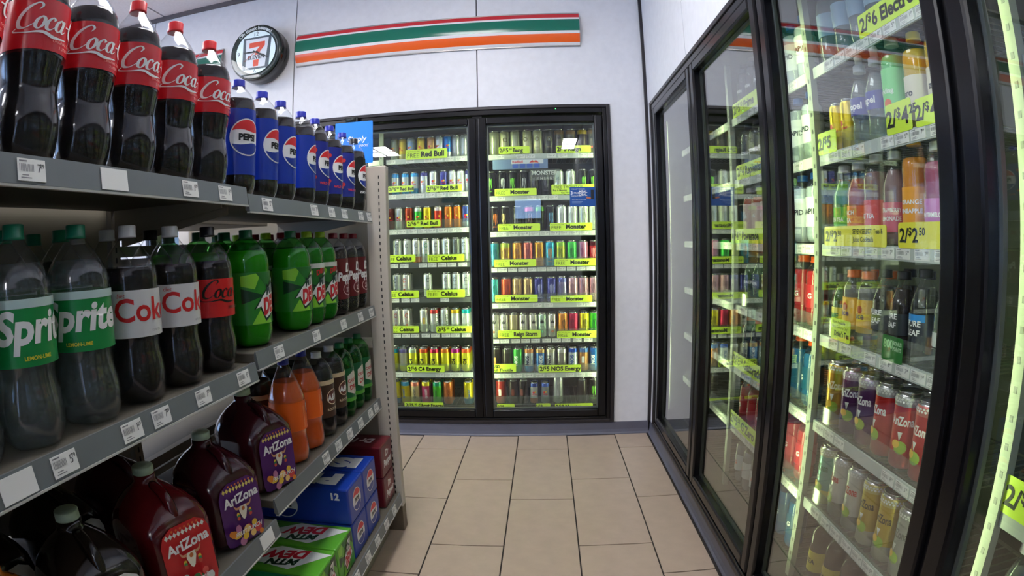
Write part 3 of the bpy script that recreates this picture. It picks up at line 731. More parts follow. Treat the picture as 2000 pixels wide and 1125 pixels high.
ROWS_L = [[(771,'a1'),(785,'a2'),(802,'a3'),(822,'a2'),(842,'a4'),(860,'a5'),(873,'a6'),(889,'a7'),(905,'a7')],
 [(772,'r1'),(791,'r1'),(809,'r1'),(828,'r2'),(846,'r4'),(866,'r3'),(884,'r4'),(901,'r4'),(914,'r2')],
 [(762,'s1'),(779,'s2'),(798,'s3'),(816,'s4'),(834,'s5'),(855,'s6'),(875,'s7'),(893,'s7'),(910,'s8')],
 [(776,'c1'),(795,'c1'),(813,'c2'),(831,'c3'),(851,'c2'),(871,'c1'),(891,'c4'),(908,'c1')],
 [(775,'c1'),(793,'c5'),(835,'c1'),(872,'c1'),(891,'c1'),(911,'c1')],
 [(775,'c5'),(793,'c5'),(828,'c6'),(848,'c7'),(868,'c8'),(889,'c9'),(910,'c0')],
 [(770,'e1'),(787,'e2'),(806,'e3'),(827,'e4'),(848,'e5'),(869,'e6'),(889,'e7'),(910,'e4')],
 [(775,'g1'),(791,'g2'),(811,'g3'),(832,'g4'),(854,'g5'),(875,'g6'),(915,'g1')]]
ROWS_R = [[(965,'b2'),(985,'b1'),(1006,'b2'),(1029,'b1'),(1050,'b1'),(1071,'b3'),(1092,'b4'),(1114,'b4'),(1137,'b5'),(1157,'b4')],
 [(959,'m1'),(980,'m2'),(1001,'m1'),(1022,'m2'),(1043,'m6'),(1064,'m6'),(1091,'m3'),(1114,'m3'),(1138,'m1'),(1159,'m1')],
 [(965,'m4'),(986,'m5'),(1010,'m6'),(1033,'m7'),(1054,'m8'),(1075,'m9'),(1097,'m3'),(1118,'m3'),(1140,'m3'),(1160,'m3')],
 [(965,'j1'),(987,'j2'),(1010,'j3'),(1031,'j4'),(1053,'j5'),(1074,'j6'),(1095,'j7'),(1117,'j8'),(1139,'j9'),(1161,'j0')],
 [(965,'k1'),(988,'k2'),(1010,'k3'),(1031,'k3'),(1052,'k4'),(1077,'k4'),(1098,'k5'),(1119,'k6'),(1140,'k6'),(1161,'k6')],
 [(966,'w1'),(984,'w1'),(1003,'w2'),(1022,'w1'),(1041,'w1'),(1059,'w3'),(1078,'w1'),(1099,'w4'),(1120,'w5'),(1141,'w6'),(1162,'w7')],
 [(968,'n1'),(990,'n2'),(1011,'n3'),(1033,'n4'),(1055,'n5'),(1076,'n6'),(1097,'n7'),(1119,'n8'),(1140,'n9'),(1161,'n0')],
 [(978,'f1'),(1002,'f2'),(1022,'f2'),(1043,'f3'),(1065,'f4'),(1090,'f5'),(1137,'f6'),(1160,'f7')]]
_cp = {}
def can(key):
    if key not in _cp:
        w, (R, H), main, top, bot, logo, lr = KINDS[key]
        _cp[key] = can_proto(R, H, main, top, bot, logo, lr, tall_lid=key in ('f5', 'f6', 'f7'))
    return _cp[key]
ORD = ['top', 'second', 'third', 'fourth', 'fifth', 'sixth', 'seventh', 'bottom']
for rows, Z, door in ((ROWS_L, ZL, 'gondola-side door'), (ROWS_R, ZR, 'stickered door')):
    for i, row in enumerate(rows):
        ypx = [268, 345, 415, 482, 550, 620, 690, 760][i]
        xs = [at(px, ypx, 1, 3.497).x for px, key in row]; rs = [KINDS[key][1][0] for px, key in row]
        for _ in range(60):
            for k in range(len(xs)-1):
                need = rs[k]+rs[k+1]+0.0012-(xs[k+1]-xs[k])
                if need > 0: xs[k] -= need/2; xs[k+1] += need/2
        for x, (px, key) in zip(xs, row):
            can(key).place('drink_can', (x, YB+FD+0.042+random.uniform(0, 0.006), Z[i]+0.001), -PI/2+random.uniform(-0.35, 0.35),
                '%s can, %s shelf of the %s' % (KINDS[key][0], ORD[i], door), 'can', 'front cans on the %s shelf, %s' % (ORD[i], door))
            if i >= 5 and key not in ('f5', 'f6', 'f7') or i in (3, 4) and random.random() < 0.7:
                can(key).place('drink_can', (x, YB+FD+0.116, Z[i]+0.001), -PI/2+random.uniform(-0.8, 0.8),
                    'second-row %s can, %s shelf of the %s' % (KINDS[key][0], ORD[i], door), 'can', 'second-row cans on the %s shelf, %s' % (ORD[i], door))
# a few dim cans behind the neighbouring door
for i, z in enumerate([1.744, 1.40, 1.05, 0.70, 0.35]):
    for k in range(5):
        key = ['a7', 'r4', 'c4', 'a4', 's2'][(k+i) % 5]
        can(key).place('drink_can', (-1.12-0.1*k, YB+FD+0.045, z+0.001), -PI/2, '%s can, %s shelf behind the far end door' % (KINDS[key][0], ORD[i]), 'can', 'cans behind the far end door')

# --- lime sale cards in the back cooler: (x0, y0, x1, y1) in the photograph, price or FREE, brand
CARDS_L = [(0,792,291,873,310,'FREE','Red Bull'),(1,758,363,808,375,('6','50'),'Red Bull'),(1,832,361,902,374,('6','50'),'Red Bull'),(2,794,430,860,443,('6','50'),'Red Bull'),
 (3,752,498,811,512,'FREE','Celsius'),(3,835,497,907,511,'FREE','Celsius'),(4,754,568,818,582,'FREE','Celsius'),(4,833,566,908,581,'FREE','Celsius'),
 (5,758,637,818,650,'FREE','Celsius'),(5,852,637,922,650,('5','50'),'Celsius'),(6,795,714,868,727,('6',''),'C4 Energy'),(7,790,786,866,798,('5','50'),'Ghost Energy')]
CARDS_R = [(0,974,286,1034,300,('5','50'),'Bang'),(0,1086,284,1154,298,('5',''),'Reign'),(1,966,368,1048,382,'FREE','Monster'),
 (2,972,437,1055,451,'FREE','Monster'),(2,1074,435,1157,450,'FREE','Monster'),(3,965,507,1047,521,'FREE','Monster'),(3,1083,505,1166,519,'FREE','Monster'),
 (4,967,576,1050,590,'FREE','Monster'),(4,1075,577,1157,590,'FREE','Monster'),(5,972,645,1056,660,'FREE','Reign Storm'),(5,1088,646,1168,660,'FREE','Monster'),
 (6,1052,713,1135,727,('5',''),'NOS Energy'),(7,971,789,1005,799,('5',''),''),(7,1046,788,1075,798,('8',''),''),(7,1084,788,1158,799,('8',''),'Monster')]
YS = YB+FD-0.012
for cards, door in ((CARDS_L, 'gondola-side door'), (CARDS_R, 'stickered door')):
    for i, x0, y0, x1, y1, kind, brand in cards:
        p, q = at(x0, (y0+y1)/2, 1, YS), at(x1, (y0+y1)/2, 1, YS); m = at((x0+x1)/2, (y0+y1)/2, 1, YS)
        hz = at((x0+x1)/2, y0, 1, YS).z-at((x0+x1)/2, y1, 1, YS).z
        say = 'reading FREE' if kind == 'FREE' else 'priced two for %s dollars%s' % (kind[0], ' '+kind[1] if kind[1] else '')
        promo((m.x, YS-0.002*(x0 % 2), m.z), q.x-p.x, hz, -PI/2, kind, brand, 'lime sale card %s, %s shelf of the %s' % (say, ORD[i], door), 'lime sale cards in the back cooler')
def bk(x0, y0, x1, y1, Y):
    p, q = at(x0, (y0+y1)/2, 1, Y), at(x1, (y0+y1)/2, 1, Y); m = at((x0+x1)/2, (y0+y1)/2, 1, Y)
    return (m.x, Y, m.z), q.x-p.x, at((x0+x1)/2, y0, 1, Y).z-at((x0+x1)/2, y1, 1, Y).z
c, w, h = bk(961, 711, 1008, 727, YS)
sign('sale_sign', c, w, h, -PI/2, [('2/$5', -0.46, 0.06, 0.34, 0.03, 'l', BLACK, 0.4), ('Full Throttle', -0.46, -0.40, 0.34, 0.03, 'l')], 'two-line lime sale card, seventh shelf of the stickered door', 'lime sale cards in the back cooler')
c, w, h = bk(1077, 360, 1163, 379, YS)
sign('sale_sign', c, w, h, -PI/2, [('FREE TAQUITOS', -0.44, 0.10, 0.30, 0.0, 'l', BLACK, 0.9), ('Buy A Monster', -0.46, -0.16, 0.17, 0.02, 'l', BLACK, 0.4), ('Get Three', -0.28, -0.42, 0.17, 0.02, 'l', BLACK, 0.4)], 'large lime card with three lines of text behind the blue sticker', 'lime sale cards in the back cooler')
# blue deal sticker on the door glass
c, w, h = bk(1113, 365, 1163, 403, YB+0.0195)
t = sign('deal_sticker', c, w, h, -PI/2, None, 'small dark blue meal deal sticker on the cooler door glass', None, ink(24, 84, 160), 0.002, 'sticker')
a = Art(); wi = ink(236, 240, 246)
a.text('FOR APP MEMBERS', -0.42*w, 0.36*h, 0.06*h, wi, 'l'); a.text('3', -0.46*w, 0.12*h, 0.17*h, wi, 'l', bold=0.03); a.text('FREE', -0.34*w, 0.14*h, 0.10*h, wi, 'l'); a.text('TAQUITOS', -0.46*w, 0.0, 0.08*h, wi, 'l')
a.text('MEAL', -0.14*w, 0.20*h, 0.13*h, wi, 'l', bold=0.03); a.text('DEAL', -0.14*w, 0.05*h, 0.13*h, wi, 'l', bold=0.03)
a.poly([(0.12*w, -0.08*h), (0.18*w, 0.0), (0.34*w, -0.06*h), (0.30*w, -0.14*h)], ink(190, 110, 80)); a.rect(0.32*w, -0.14*h, 0.44*w, 0.34*h, ink(20, 26, 34)); a.text('Add a drink to your order', -0.42*w, -0.18*h, 0.05*h, wi, 'l')
for k in range(3): a.rect(-0.42*w, (-0.26-0.06*k)*h, (0.0-0.05*k)*w, (-0.245-0.06*k)*h, ink(150, 180, 220))
obj('print', a.mesh('print'), t)
# blue hanging strip with a four-pack picture, and the header strip beside it
c, w, h = bk(962, 311, 1070, 330, YS)
t = sign('hanging_strip', c, w, h, -PI/2, None, 'pale blue hanging strip with a can four-pack picture under the top shelf', None, P('strip_blue', srgb(110, 132, 168), 0.35), 0.002)
a = Art(); a.rect(-0.16*w, 0.02*h, 0.42*w, 0.46*h, ink(206, 210, 218)); a.text('RedBull', -0.14*w, 0.12*h, 0.26*h, ink(196, 50, 60), 'l', bold=0.03, maxw=0.27*w); a.disc(0.25*w, 0.24*h, 0.10*h, ink(240, 190, 60), 12, 1.6)
a.poly([(0.16*w, 0.10*h), (0.22*w, 0.40*h), (0.25*w, 0.15*h)], ink(206, 60, 60)); a.poly([(0.34*w, 0.10*h), (0.28*w, 0.40*h), (0.25*w, 0.15*h)], ink(206, 60, 60))
for k in range(4): a.rect((-0.14+0.13*k)*w, -0.40*h, (-0.04+0.13*k)*w, 0.02*h, ink(60, 90, 180))
obj('print', a.mesh('print'), t)
c, w, h = bk(1034, 330, 1094, 352, YS+0.004)
t = sign('header_strip', c, w, h, -PI/2, None, 'clear header strip with grey capital lettering under the top shelf', None, GUARD, 0.002)
a = Art(step=0); a.text('MONSTER', 0, 0.0, 0.36*h, ink(200, 204, 200), bold=0.03, maxw=0.95*w); a.text('E N E R G Y', 0.05*w, -0.42*h, 0.22*h, ink(190, 194, 190), maxw=0.6*w)
obj('lettering', a.mesh('lettering'), t)
obj('status_light', G().box((0.092, YB-0.0175, 1.985), (0.097, YB-0.0160, 1.990), emitter('status_green', (0.1, 1.0, 0.2), 3.0)), back).location = -Vector(back.location)
# door closer on the frame
cl = at(686, 234, 1, YB-0.04)
t = thing('door_closer', (cl.x, YB-0.016, cl.z), 0, 'short dark door closer cylinder on the top cooler frame', 'door closer')
g = G().tube([(-0.035, -0.02, 0), (0.03, -0.02, 0)], 0.017, P('closer_grey', srgb(60, 66, 64), 0.3, 0.6), 14); obj('body', g, t)
obj('arm', G().box((0.03, -0.03, -0.014), (0.045, 0, 0.014), BLACKMETAL, 0.003), t)

# ------------------------------------------------------------------ bottles
def smoothprof(prof, n=3):
    c = catmull([(r, z, 0) for r, z in prof], n)
    return [(max(p.x, 0.0005), p.y) for p in c]

def bottle_proto(prof, shell, drink, fill, label=None, art=None, cap=((200, 30, 40), 0.0155, 0.022), seg=28, ripple=None, labels=(), sport=False):
    p = Proto(); top = prof[-1][1]; pr = smoothprof(prof)
    p.part('shell', G().lathe(pr, shell, seg, ripple=ripple, cap1=False))
    if drink:
        ins = [(max(r-0.0014, 0.0005), z+0.0012) for r, z in pr if z < fill]
        def rad(z):
            for (r0, z0), (r1, z1) in zip(pr, pr[1:]):
                if z0 <= z <= z1 and z1 > z0: return r0+(r1-r0)*(z-z0)/(z1-z0)
            return pr[-1][0]
        ins.append((rad(fill)-0.0014, fill))
        p.part('drink', G().lathe(ins, drink, seg, ripple=ripple))
    if label:
        z0, z1, R, mat = label
        li = p.part('label', G().lathe([(R, z0), (R+0.0003, (z0+z1)/2), (R, z1)], mat, 36, cap0=False, cap1=False))
        if art: p.part('print', art.mesh('print'), li)
    rgb, cr, ch = cap
    cm = plastic(*rgb); cg = G()
    z = top-0.004
    cg.lathe([(cr*0.97, z-0.004), (cr*1.04, z-0.004), (cr*1.04, z), (cr, z+0.001), (cr, z+ch-0.006), (cr*0.93, z+ch-0.0045), (cr*0.3, z+ch-0.004)], cm, 26, ripple=lambda a, zz: 0.02*math.cos(26*a) if zz < z+ch-0.005 else 0)
    if sport: cg.lathe([(cr*0.62, z+ch-0.005), (cr*0.62, z+ch+0.012), (cr*0.75, z+ch+0.016), (cr*0.6, z+ch+0.024)], P('sport_clear', srgb(220, 222, 222), 0.25), 16)
    p.part('cap', cg)
    return p

PETAL = lambda zt: (lambda a, z: 0.055*math.cos(5*a)*max(0.0, 1-z/zt)**1.0 if z < zt else 0)
def contour(H, R, k=1.0):       # wasp-waisted two litre bottle
    q = H/0.333
    return [(0.001, 0.006*q), (0.028*k, 0.0), (R*0.78, 0.004*q), (R*0.92, 0.022*q), (R*0.985, 0.048*q), (R*0.97, 0.07*q), (R*0.89, 0.095*q), (R*0.875, 0.108*q), (R*0.92, 0.126*q), (R*0.99, 0.148*q), (R, 0.16*q), (R, 0.228*q),
            (R*0.99, 0.238*q), (R*0.90, 0.256*q), (R*0.73, 0.273*q), (R*0.52, 0.289*q), (R*0.36, 0.301*q), (0.0142, 0.309*q), (0.0136, 0.315*q)]
def barrel(H, R):               # straight sided bottle with a domed shoulder
    return [(0.001, 0.006), (0.5*R, 0.0), (0.80*R, 0.005), (0.96*R, H*0.085), (R, H*0.17), (R, H*0.40), (R, H*0.66), (R*0.985, H*0.735), (R*0.89, H*0.80), (R*0.70, H*0.86), (R*0.46, H*0.905), (0.0150, H*0.930), (0.0138, H*0.948)]
def taper(H, R):                # long cone shoulder
    return [(0.001, 0.006), (0.5*R, 0.0), (0.82*R, 0.005), (0.95*R, H*0.07), (R*0.97, H*0.15), (R*0.92, H*0.27), (R, H*0.36), (R, H*0.58), (R*0.98, H*0.63), (R*0.80, H*0.72), (R*0.54, H*0.82), (R*0.34, H*0.895), (0.0145, H*0.925), (0.0138, H*0.948)]

def script_cola(a, x, y, h, mat):
    """flowing script wordmark, 'h' the height of a capital"""
    k = h; S = 0.32; w = 0.13; th = 0.05
    def C(o):
        a.stroke([(o+0.72, 0.74, 0.02), (o+0.80, 0.90, 0.09), (o+0.62, 1.0, th), (o+0.30, 0.78, w), (o+0.12, 0.40, w*1.25), (o+0.22, 0.08, w), (o+0.50, 0.03, th), (o+0.78, 0.22, 0.03)], w, mat, 5, S, (x, y), k)
    def oo(o): a.stroke([(o+0.20, 0.50, th), (o+0.05, 0.34, w), (o+0.06, 0.12, w), (o+0.20, 0.02, th), (o+0.33, 0.18, w), (o+0.32, 0.40, w), (o+0.18, 0.50, th)], w, mat, 4, S, (x, y), k)
    def cc(o): a.stroke([(o+0.32, 0.40, w), (o+0.20, 0.50, th), (o+0.05, 0.32, w), (o+0.08, 0.08, w), (o+0.24, 0.02, th), (o+0.40, 0.16, 0.03)], w, mat, 4, S, (x, y), k)
    def aa(o):
        oo(o); a.stroke([(o+0.36, 0.50, w), (o+0.33, 0.14, w), (o+0.42, 0.02, th), (o+0.55, 0.14, 0.03)], w, mat, 4, S, (x, y), k)
    C(0); oo(0.78); cc(1.20); aa(1.60)
    a.stroke([(2.12, 0.34, 0.05), (2.34, 0.36, 0.05)], w, mat, 2, S, (x, y), k)
    C(2.30); oo(3.06)
    a.stroke([(3.46, 0.10, 0.03), (3.62, 0.55, th), (3.64, 0.95, w*0.8), (3.52, 0.70, w), (3.46, 0.18, w), (3.56, 0.02, th), (3.68, 0.12, 0.03)], w, mat, 4, S, (x, y), k)
    aa(3.72)
    a.stroke([(0.18, 0.00, 0.03), (0.10, -0.12, 0.05), (0.6, -0.16, 0.04), (1.2, -0.10, 0.10), (1.7, -0.24, 0.11), (2.3, -0.20, 0.03)], w, mat, 5, S, (x, y), k)

def globe(a, cx, cy, r, txt=True, sx=1.0):
    """round red, white and blue emblem"""
    rd, bl, wh = ink(224, 40, 48), ink(20, 52, 150), ink(240, 240, 240)
    a.disc(cx, cy, r, wh, 36, sx)
    n = 16; top = [(cx+sx*0.93*r*math.cos(t), cy+0.93*r*math.sin(t)) for t in [math.radians(22+(158-22)*i/n) for i in range(n+1)]]
    wave = [(cx+sx*r*(-0.86+1.72*i/8), cy+r*(0.35+0.06*math.sin(PI*i/4))) for i in range(9)]
    a.poly(top+wave, rd)
    bot = [(cx+sx*0.93*r*math.cos(t), cy+0.93*r*math.sin(t)) for t in [math.radians(202+(338-202)*i/n) for i in range(n+1)]]
    wave = [(cx+sx*r*(0.86-1.72*i/8), cy+r*(-0.35+0.06*math.sin(PI*i/4))) for i in range(9)]
    a.poly(bot+wave, bl)
    if txt: a.text('PEPSI', cx, cy-0.16*r, 0.34*r, ink(16, 18, 24), bold=0.06, maxw=1.5*r*sx)

def dew_art(a, x, y, h, w, diet=False):
    """angular green shards and the slanted two-line wordmark"""
    c = [ink(96, 190, 44), ink(30, 110, 44), ink(14, 66, 36), ink(140, 214, 60), ink(40, 150, 60)]
    a.poly([(x-w, y+0.44*h), (x-0.3*w, y+0.5*h), (x-0.55*w, y+0.18*h), (x-w, y+0.25*h)], c[3]); a.poly([(x-w, y+0.2*h), (x-0.2*w, y+0.05*h), (x-w, y-0.1*h)], c[2])
    a.poly([(x-0.5*w, y+0.5*h), (x+0.3*w, y+0.5*h), (x-0.1*w, y+0.2*h)], c[1]); a.poly([(x-0.7*w, y-0.5*h), (x-0.2*w, y-0.05*h), (x+0.1*w, y-0.5*h)], c[3]); a.poly([(x+0.3*w, y-0.5*h), (x+w, y-0.5*h), (x+w, y-0.1*h)], c[4])
    a.poly([(x+0.3*w, y+0.5*h), (x+w, y+0.5*h), (x+w, y+0.1*h)], c[2])
    wh, rd, dk = ink(232, 236, 230), ink(205, 36, 50), ink(16, 50, 40)
    a.poly([(x-0.62*w, y-0.22*h), (x-0.30*w, y+0.05*h), (x+0.30*w, y+0.42*h), (x+0.78*w, y+0.44*h), (x+0.60*w, y+0.18*h), (x+0.85*w, y-0.12*h), (x-0.2*w, y-0.46*h), (x-0.42*w, y-0.16*h)], dk)
    a.poly([(x-0.54*w, y-0.20*h), (x-0.28*w, y+0.03*h), (x+0.30*w, y+0.38*h), (x+0.72*w, y+0.40*h), (x+0.56*w, y+0.17*h), (x+0.78*w, y-0.10*h), (x-0.18*w, y-0.40*h), (x-0.36*w, y-0.16*h)], wh)
    a.text('MTN', x+0.20*w, y+0.10*h, 0.20*h, dk, shear=0.3, bold=0.05, rot=0.25, maxw=0.62*w)
    a.text('DEW', x+0.16*w, y-0.26*h, 0.30*h, rd, shear=0.3, bold=0.06, rot=0.25, maxw=0.85*w)
    if diet: a.text('DIET', x+0.05*w, y+0.36*h, 0.12*h, rd, shear=0.3, bold=0.05, rot=0.3)

BP = {}
def protos():
    R = 0.053
    a = Art(R=R); script_cola(a, -0.068, 0.184, 0.040, WHITE)
    a.text('ORIGINAL TASTE', 0.02, 0.168, 0.0045, ink(240, 150, 140)); a.text('2 LITERS', 0.02, 0.160, 0.0045, ink(240, 150, 140))
    BP['coke'] = bottle_proto(contour(0.333, R), PET, COLA, 0.264, (0.155, 0.232, R+0.0006, P('label_red', srgb(206, 30, 40), 0.25)), a, ((206, 30, 36), 0.0158, 0.022), ripple=PETAL(0.05))
    R = 0.0445
    for nm, lab, extra, cap in (('pepsi', (24, 56, 168), None, (28, 40, 150)), ('pepsi_mix', (34, 44, 140), 'mix', (28, 40, 150)), ('pepsi_zero', (18, 20, 26), 'zero', (24, 24, 30))):
        a = Art(R=R); globe(a, 0.004, 0.135, 0.044)
        if extra == 'mix':
            for k, (dx, dz) in enumerate(((-0.05, 0.175), (0.05, 0.18), (-0.052, 0.09), (0.05, 0.085))): a.disc(dx, dz, 0.007, ink(214, 50, 60), 12)
            a.text('WILD CHERRY', 0, 0.068, 0.008, ink(224, 60, 70), bold=0.03)
        if extra == 'zero': a.text('ZERO SUGAR', 0, 0.070, 0.008, WHITE, bold=0.03)
        BP[nm] = bottle_proto(barrel(0.285, R), PET, COLA, 0.231, (0.048, 0.203, R+0.0006, P('label_'+nm, srgb(*lab), 0.25)), a, (cap, 0.0155, 0.020), ripple=PETAL(0.03))
    R = 0.0535; H = 0.312
    a = Art(R=R); a.text('Sprite', 0.0, 0.150, 0.044, WHITE, shear=0.18, bold=0.035, maxw=0.135); a.rect(-0.09, 0.196, 0.09, 0.208, ink(190, 214, 210)); a.text('LEMON-LIME', -0.008, 0.127, 0.0055, ink(220, 210, 60), bold=0.03)
    BP['sprite'] = bottle_proto(contour(H, R), PET, clear('drink_clear', (0.80, 0.84, 0.82), 0.05, 0.08, 0.16, hazecol=(0.22, 0.25, 0.24)), 0.255, (0.118, 0.208, R+0.0006, P('label_green', srgb(20, 138, 70), 0.3)), a, ((20, 120, 90), 0.0160, 0.022), ripple=PETAL(0.12))
    a = Art(R=R); a.text('Coke', 0.002, 0.146, 0.040, ink(206, 30, 36), bold=0.02, maxw=0.12); a.text('diet', -0.045, 0.186, 0.008, ink(206, 30, 36)); a.text('12 FL OZ', 0.02, 0.126, 0.004, GREY)
    BP['diet'] = bottle_proto(contour(H, R), PET, COLA, 0.236, (0.118, 0.198, R+0.0006, P('label_white', srgb(214, 214, 214), 0.3)), a, ((214, 214, 216), 0.0160, 0.022), ripple=PETAL(0.05))
    a = Art(R=R); script_cola(a, -0.066, 0.158, 0.038, ink(16, 12, 14)); a.text('ZERO SUGAR', 0.02, 0.134, 0.006, ink(20, 12, 14), bold=0.02)
    BP['zero'] = bottle_proto(contour(H, R), PET, COLA, 0.236, (0.118, 0.198, R+0.0006, P('label_red2', srgb(214, 36, 40), 0.25)), a, ((24, 24, 30), 0.0160, 0.022), ripple=PETAL(0.05))
    R = 0.0560; dg = liquid(92, 170, 34, 0.12)
    a = Art(R=R); dew_art(a, 0.0, 0.118, 0.122, 0.074)
    BP['dew'] = bottle_proto(barrel(0.283, R), PETG, dg, 0.232, (0.056, 0.180, R+0.0006, P('label_dew', srgb(46, 140, 46), 0.3)), a, ((24, 100, 66), 0.0165, 0.022), ripple=PETAL(0.03))
    R = 0.0500
    a = Art(R=R); dew_art(a, 0.0, 0.112, 0.118, 0.070, True); a.rect(-0.08, 0.170, 0.08, 0.184, ink(214, 220, 210))
    BP['dew_diet'] = bottle_proto(barrel(0.285, R), PETG, liquid(80, 150, 60, 0.2), 0.232, (0.050, 0.184, R+0.0006, P('label_dewd', srgb(40, 120, 50), 0.3)), a, ((150, 186, 40), 0.0160, 0.020), ripple=PETAL(0.03))
    R = 0.0490
    a = Art(R=R); a.text('Dr', 0.014, 0.150, 0.030, WHITE, shear=0.12, bold=0.05); a.text('Pepper', 0.0, 0.118, 0.030, WHITE, shear=0.12, bold=0.045, maxw=0.085); a.ring(0.0, 0.088, 0.018, 0.0205, ink(206, 170, 170), 24, 1.25); a.text('23', 0, 0.080, 0.016, ink(220, 200, 200), bold=0.02)
    BP['pepper'] = bottle_proto(barrel(0.287, R), PET, COLA, 0.236, (0.055, 0.195, R+0.0006, P('label_maroon', srgb(104, 22, 32), 0.3)), a, ((132, 24, 36), 0.0160, 0.020), ripple=PETAL(0.03))
    R = 0.0520
    a = Art(R=R); a.poly([(0.0, 0.142), (0.055, 0.150), (0.05, 0.180), (0.004, 0.172)], ink(24, 44, 130)); a.text('FANTA', 0.028, 0.150, 0.020, WHITE, bold=0.06, maxw=0.05); a.text('NATURAL FLAVORS', -0.012, 0.137, 0.005, ink(250, 190, 130), rot=PI/2)
    BP['fanta'] = bottle_proto(taper(0.306, R), PET, liquid(236, 100, 24, 0.2), 0.236, (0.100, 0.182, R+0.0006, P('label_orange', srgb(240, 104, 30), 0.3)), a, ((30, 40, 150), 0.0160, 0.021), ripple=PETAL(0.03))
    R = 0.0490
    a = Art(R=R); a.disc(0.0, 0.130, 0.026, ink(96, 40, 30), 28, 1.2); a.ring(0.0, 0.130, 0.022, 0.0245, ink(232, 214, 180), 28, 1.2); a.text('A&W', 0, 0.120, 0.020, WHITE, bold=0.04, shear=0.1, maxw=0.05); a.text('ROOT BEER', 0, 0.088, 0.008, ink(232, 214, 180), bold=0.03); a.rect(-0.09, 0.172, 0.09, 0.186, ink(222, 200, 160))
    BP['rootbeer'] = bottle_proto(barrel(0.275, R), PET, COLA, 0.222, (0.066, 0.186, R+0.0006, P('label_brown', srgb(74, 52, 40), 0.3)), a, ((222, 222, 222), 0.0160, 0.020), ripple=PETAL(0.03))
    a = Art(R=R); a.poly([(-0.034, 0.10), (-0.03, 0.16), (0, 0.176), (0.03, 0.16), (0.034, 0.10), (0, 0.086)], ink(226, 224, 210)); a.text('CANADA', 0, 0.136, 0.013, ink(190, 40, 40), bold=0.03, rot=0.12, maxw=0.058); a.text('DRY', 0, 0.108, 0.017, ink(190, 40, 40), bold=0.03, rot=0.12); a.rect(-0.08, 0.062, 0.08, 0.076, ink(90, 170, 60))
    BP['ginger'] = bottle_proto(barrel(0.280, R), PETG, liquid(20, 84, 44, 0.3), 0.228, (0.062, 0.186, R+0.0006, P('label_ginger', srgb(22, 104, 62), 0.3)), a, ((18, 112, 60), 0.0160, 0.020), ripple=PETAL(0.03))
protos()

# ------------------------------------------------------------------ right-hand cooler
RY0 = -2.55
gl_r = [(-2.425, -1.74), (-1.625, -0.94), (-0.825, -0.14), (-0.025, 0.66), (0.775, 1.46), (1.575, 2.26), (2.375, 3.10)]
right, WR_ = cooler('x', XR, RY0, RY1, RZ0, RZ1, gl_r, [(2.24, 0.132), (1.492, 0.132), (0.700, 0.132), (-0.10, 0.132)], [2.345, 1.545, 0.765, -0.083, -0.883, -1.683, 3.14],
                    'long row of black framed glass cooler doors along the side wall', splay=9, led=LEDS)
ZS = [1.692, 1.437, 1.184, 0.928, 0.672, 0.420, 0.165]
ZD = [1.735, 1.505, 1.250, 1.000, 0.745, 0.490, 0.235]
SD = 0.145
for i, z in enumerate(ZS):
    for k, (a0, a1) in enumerate(((2.26, 3.08), (1.512, 2.220), (0.90, 1.472), (-0.08, 0.684))):
        if k == 3: z = ZD[i]
        cooler_shelf(right, WR_, a0, a1, SD, z, depth=0.42, guard=0.05 if i in (1, 3, 4, 5) else 0, seed=200+i*5+k, facing=PI, lip=i < 6)
DO = {'A': 'first side door', 'B': 'second side door', 'C': 'third side door', 'D': 'fourth side door'}

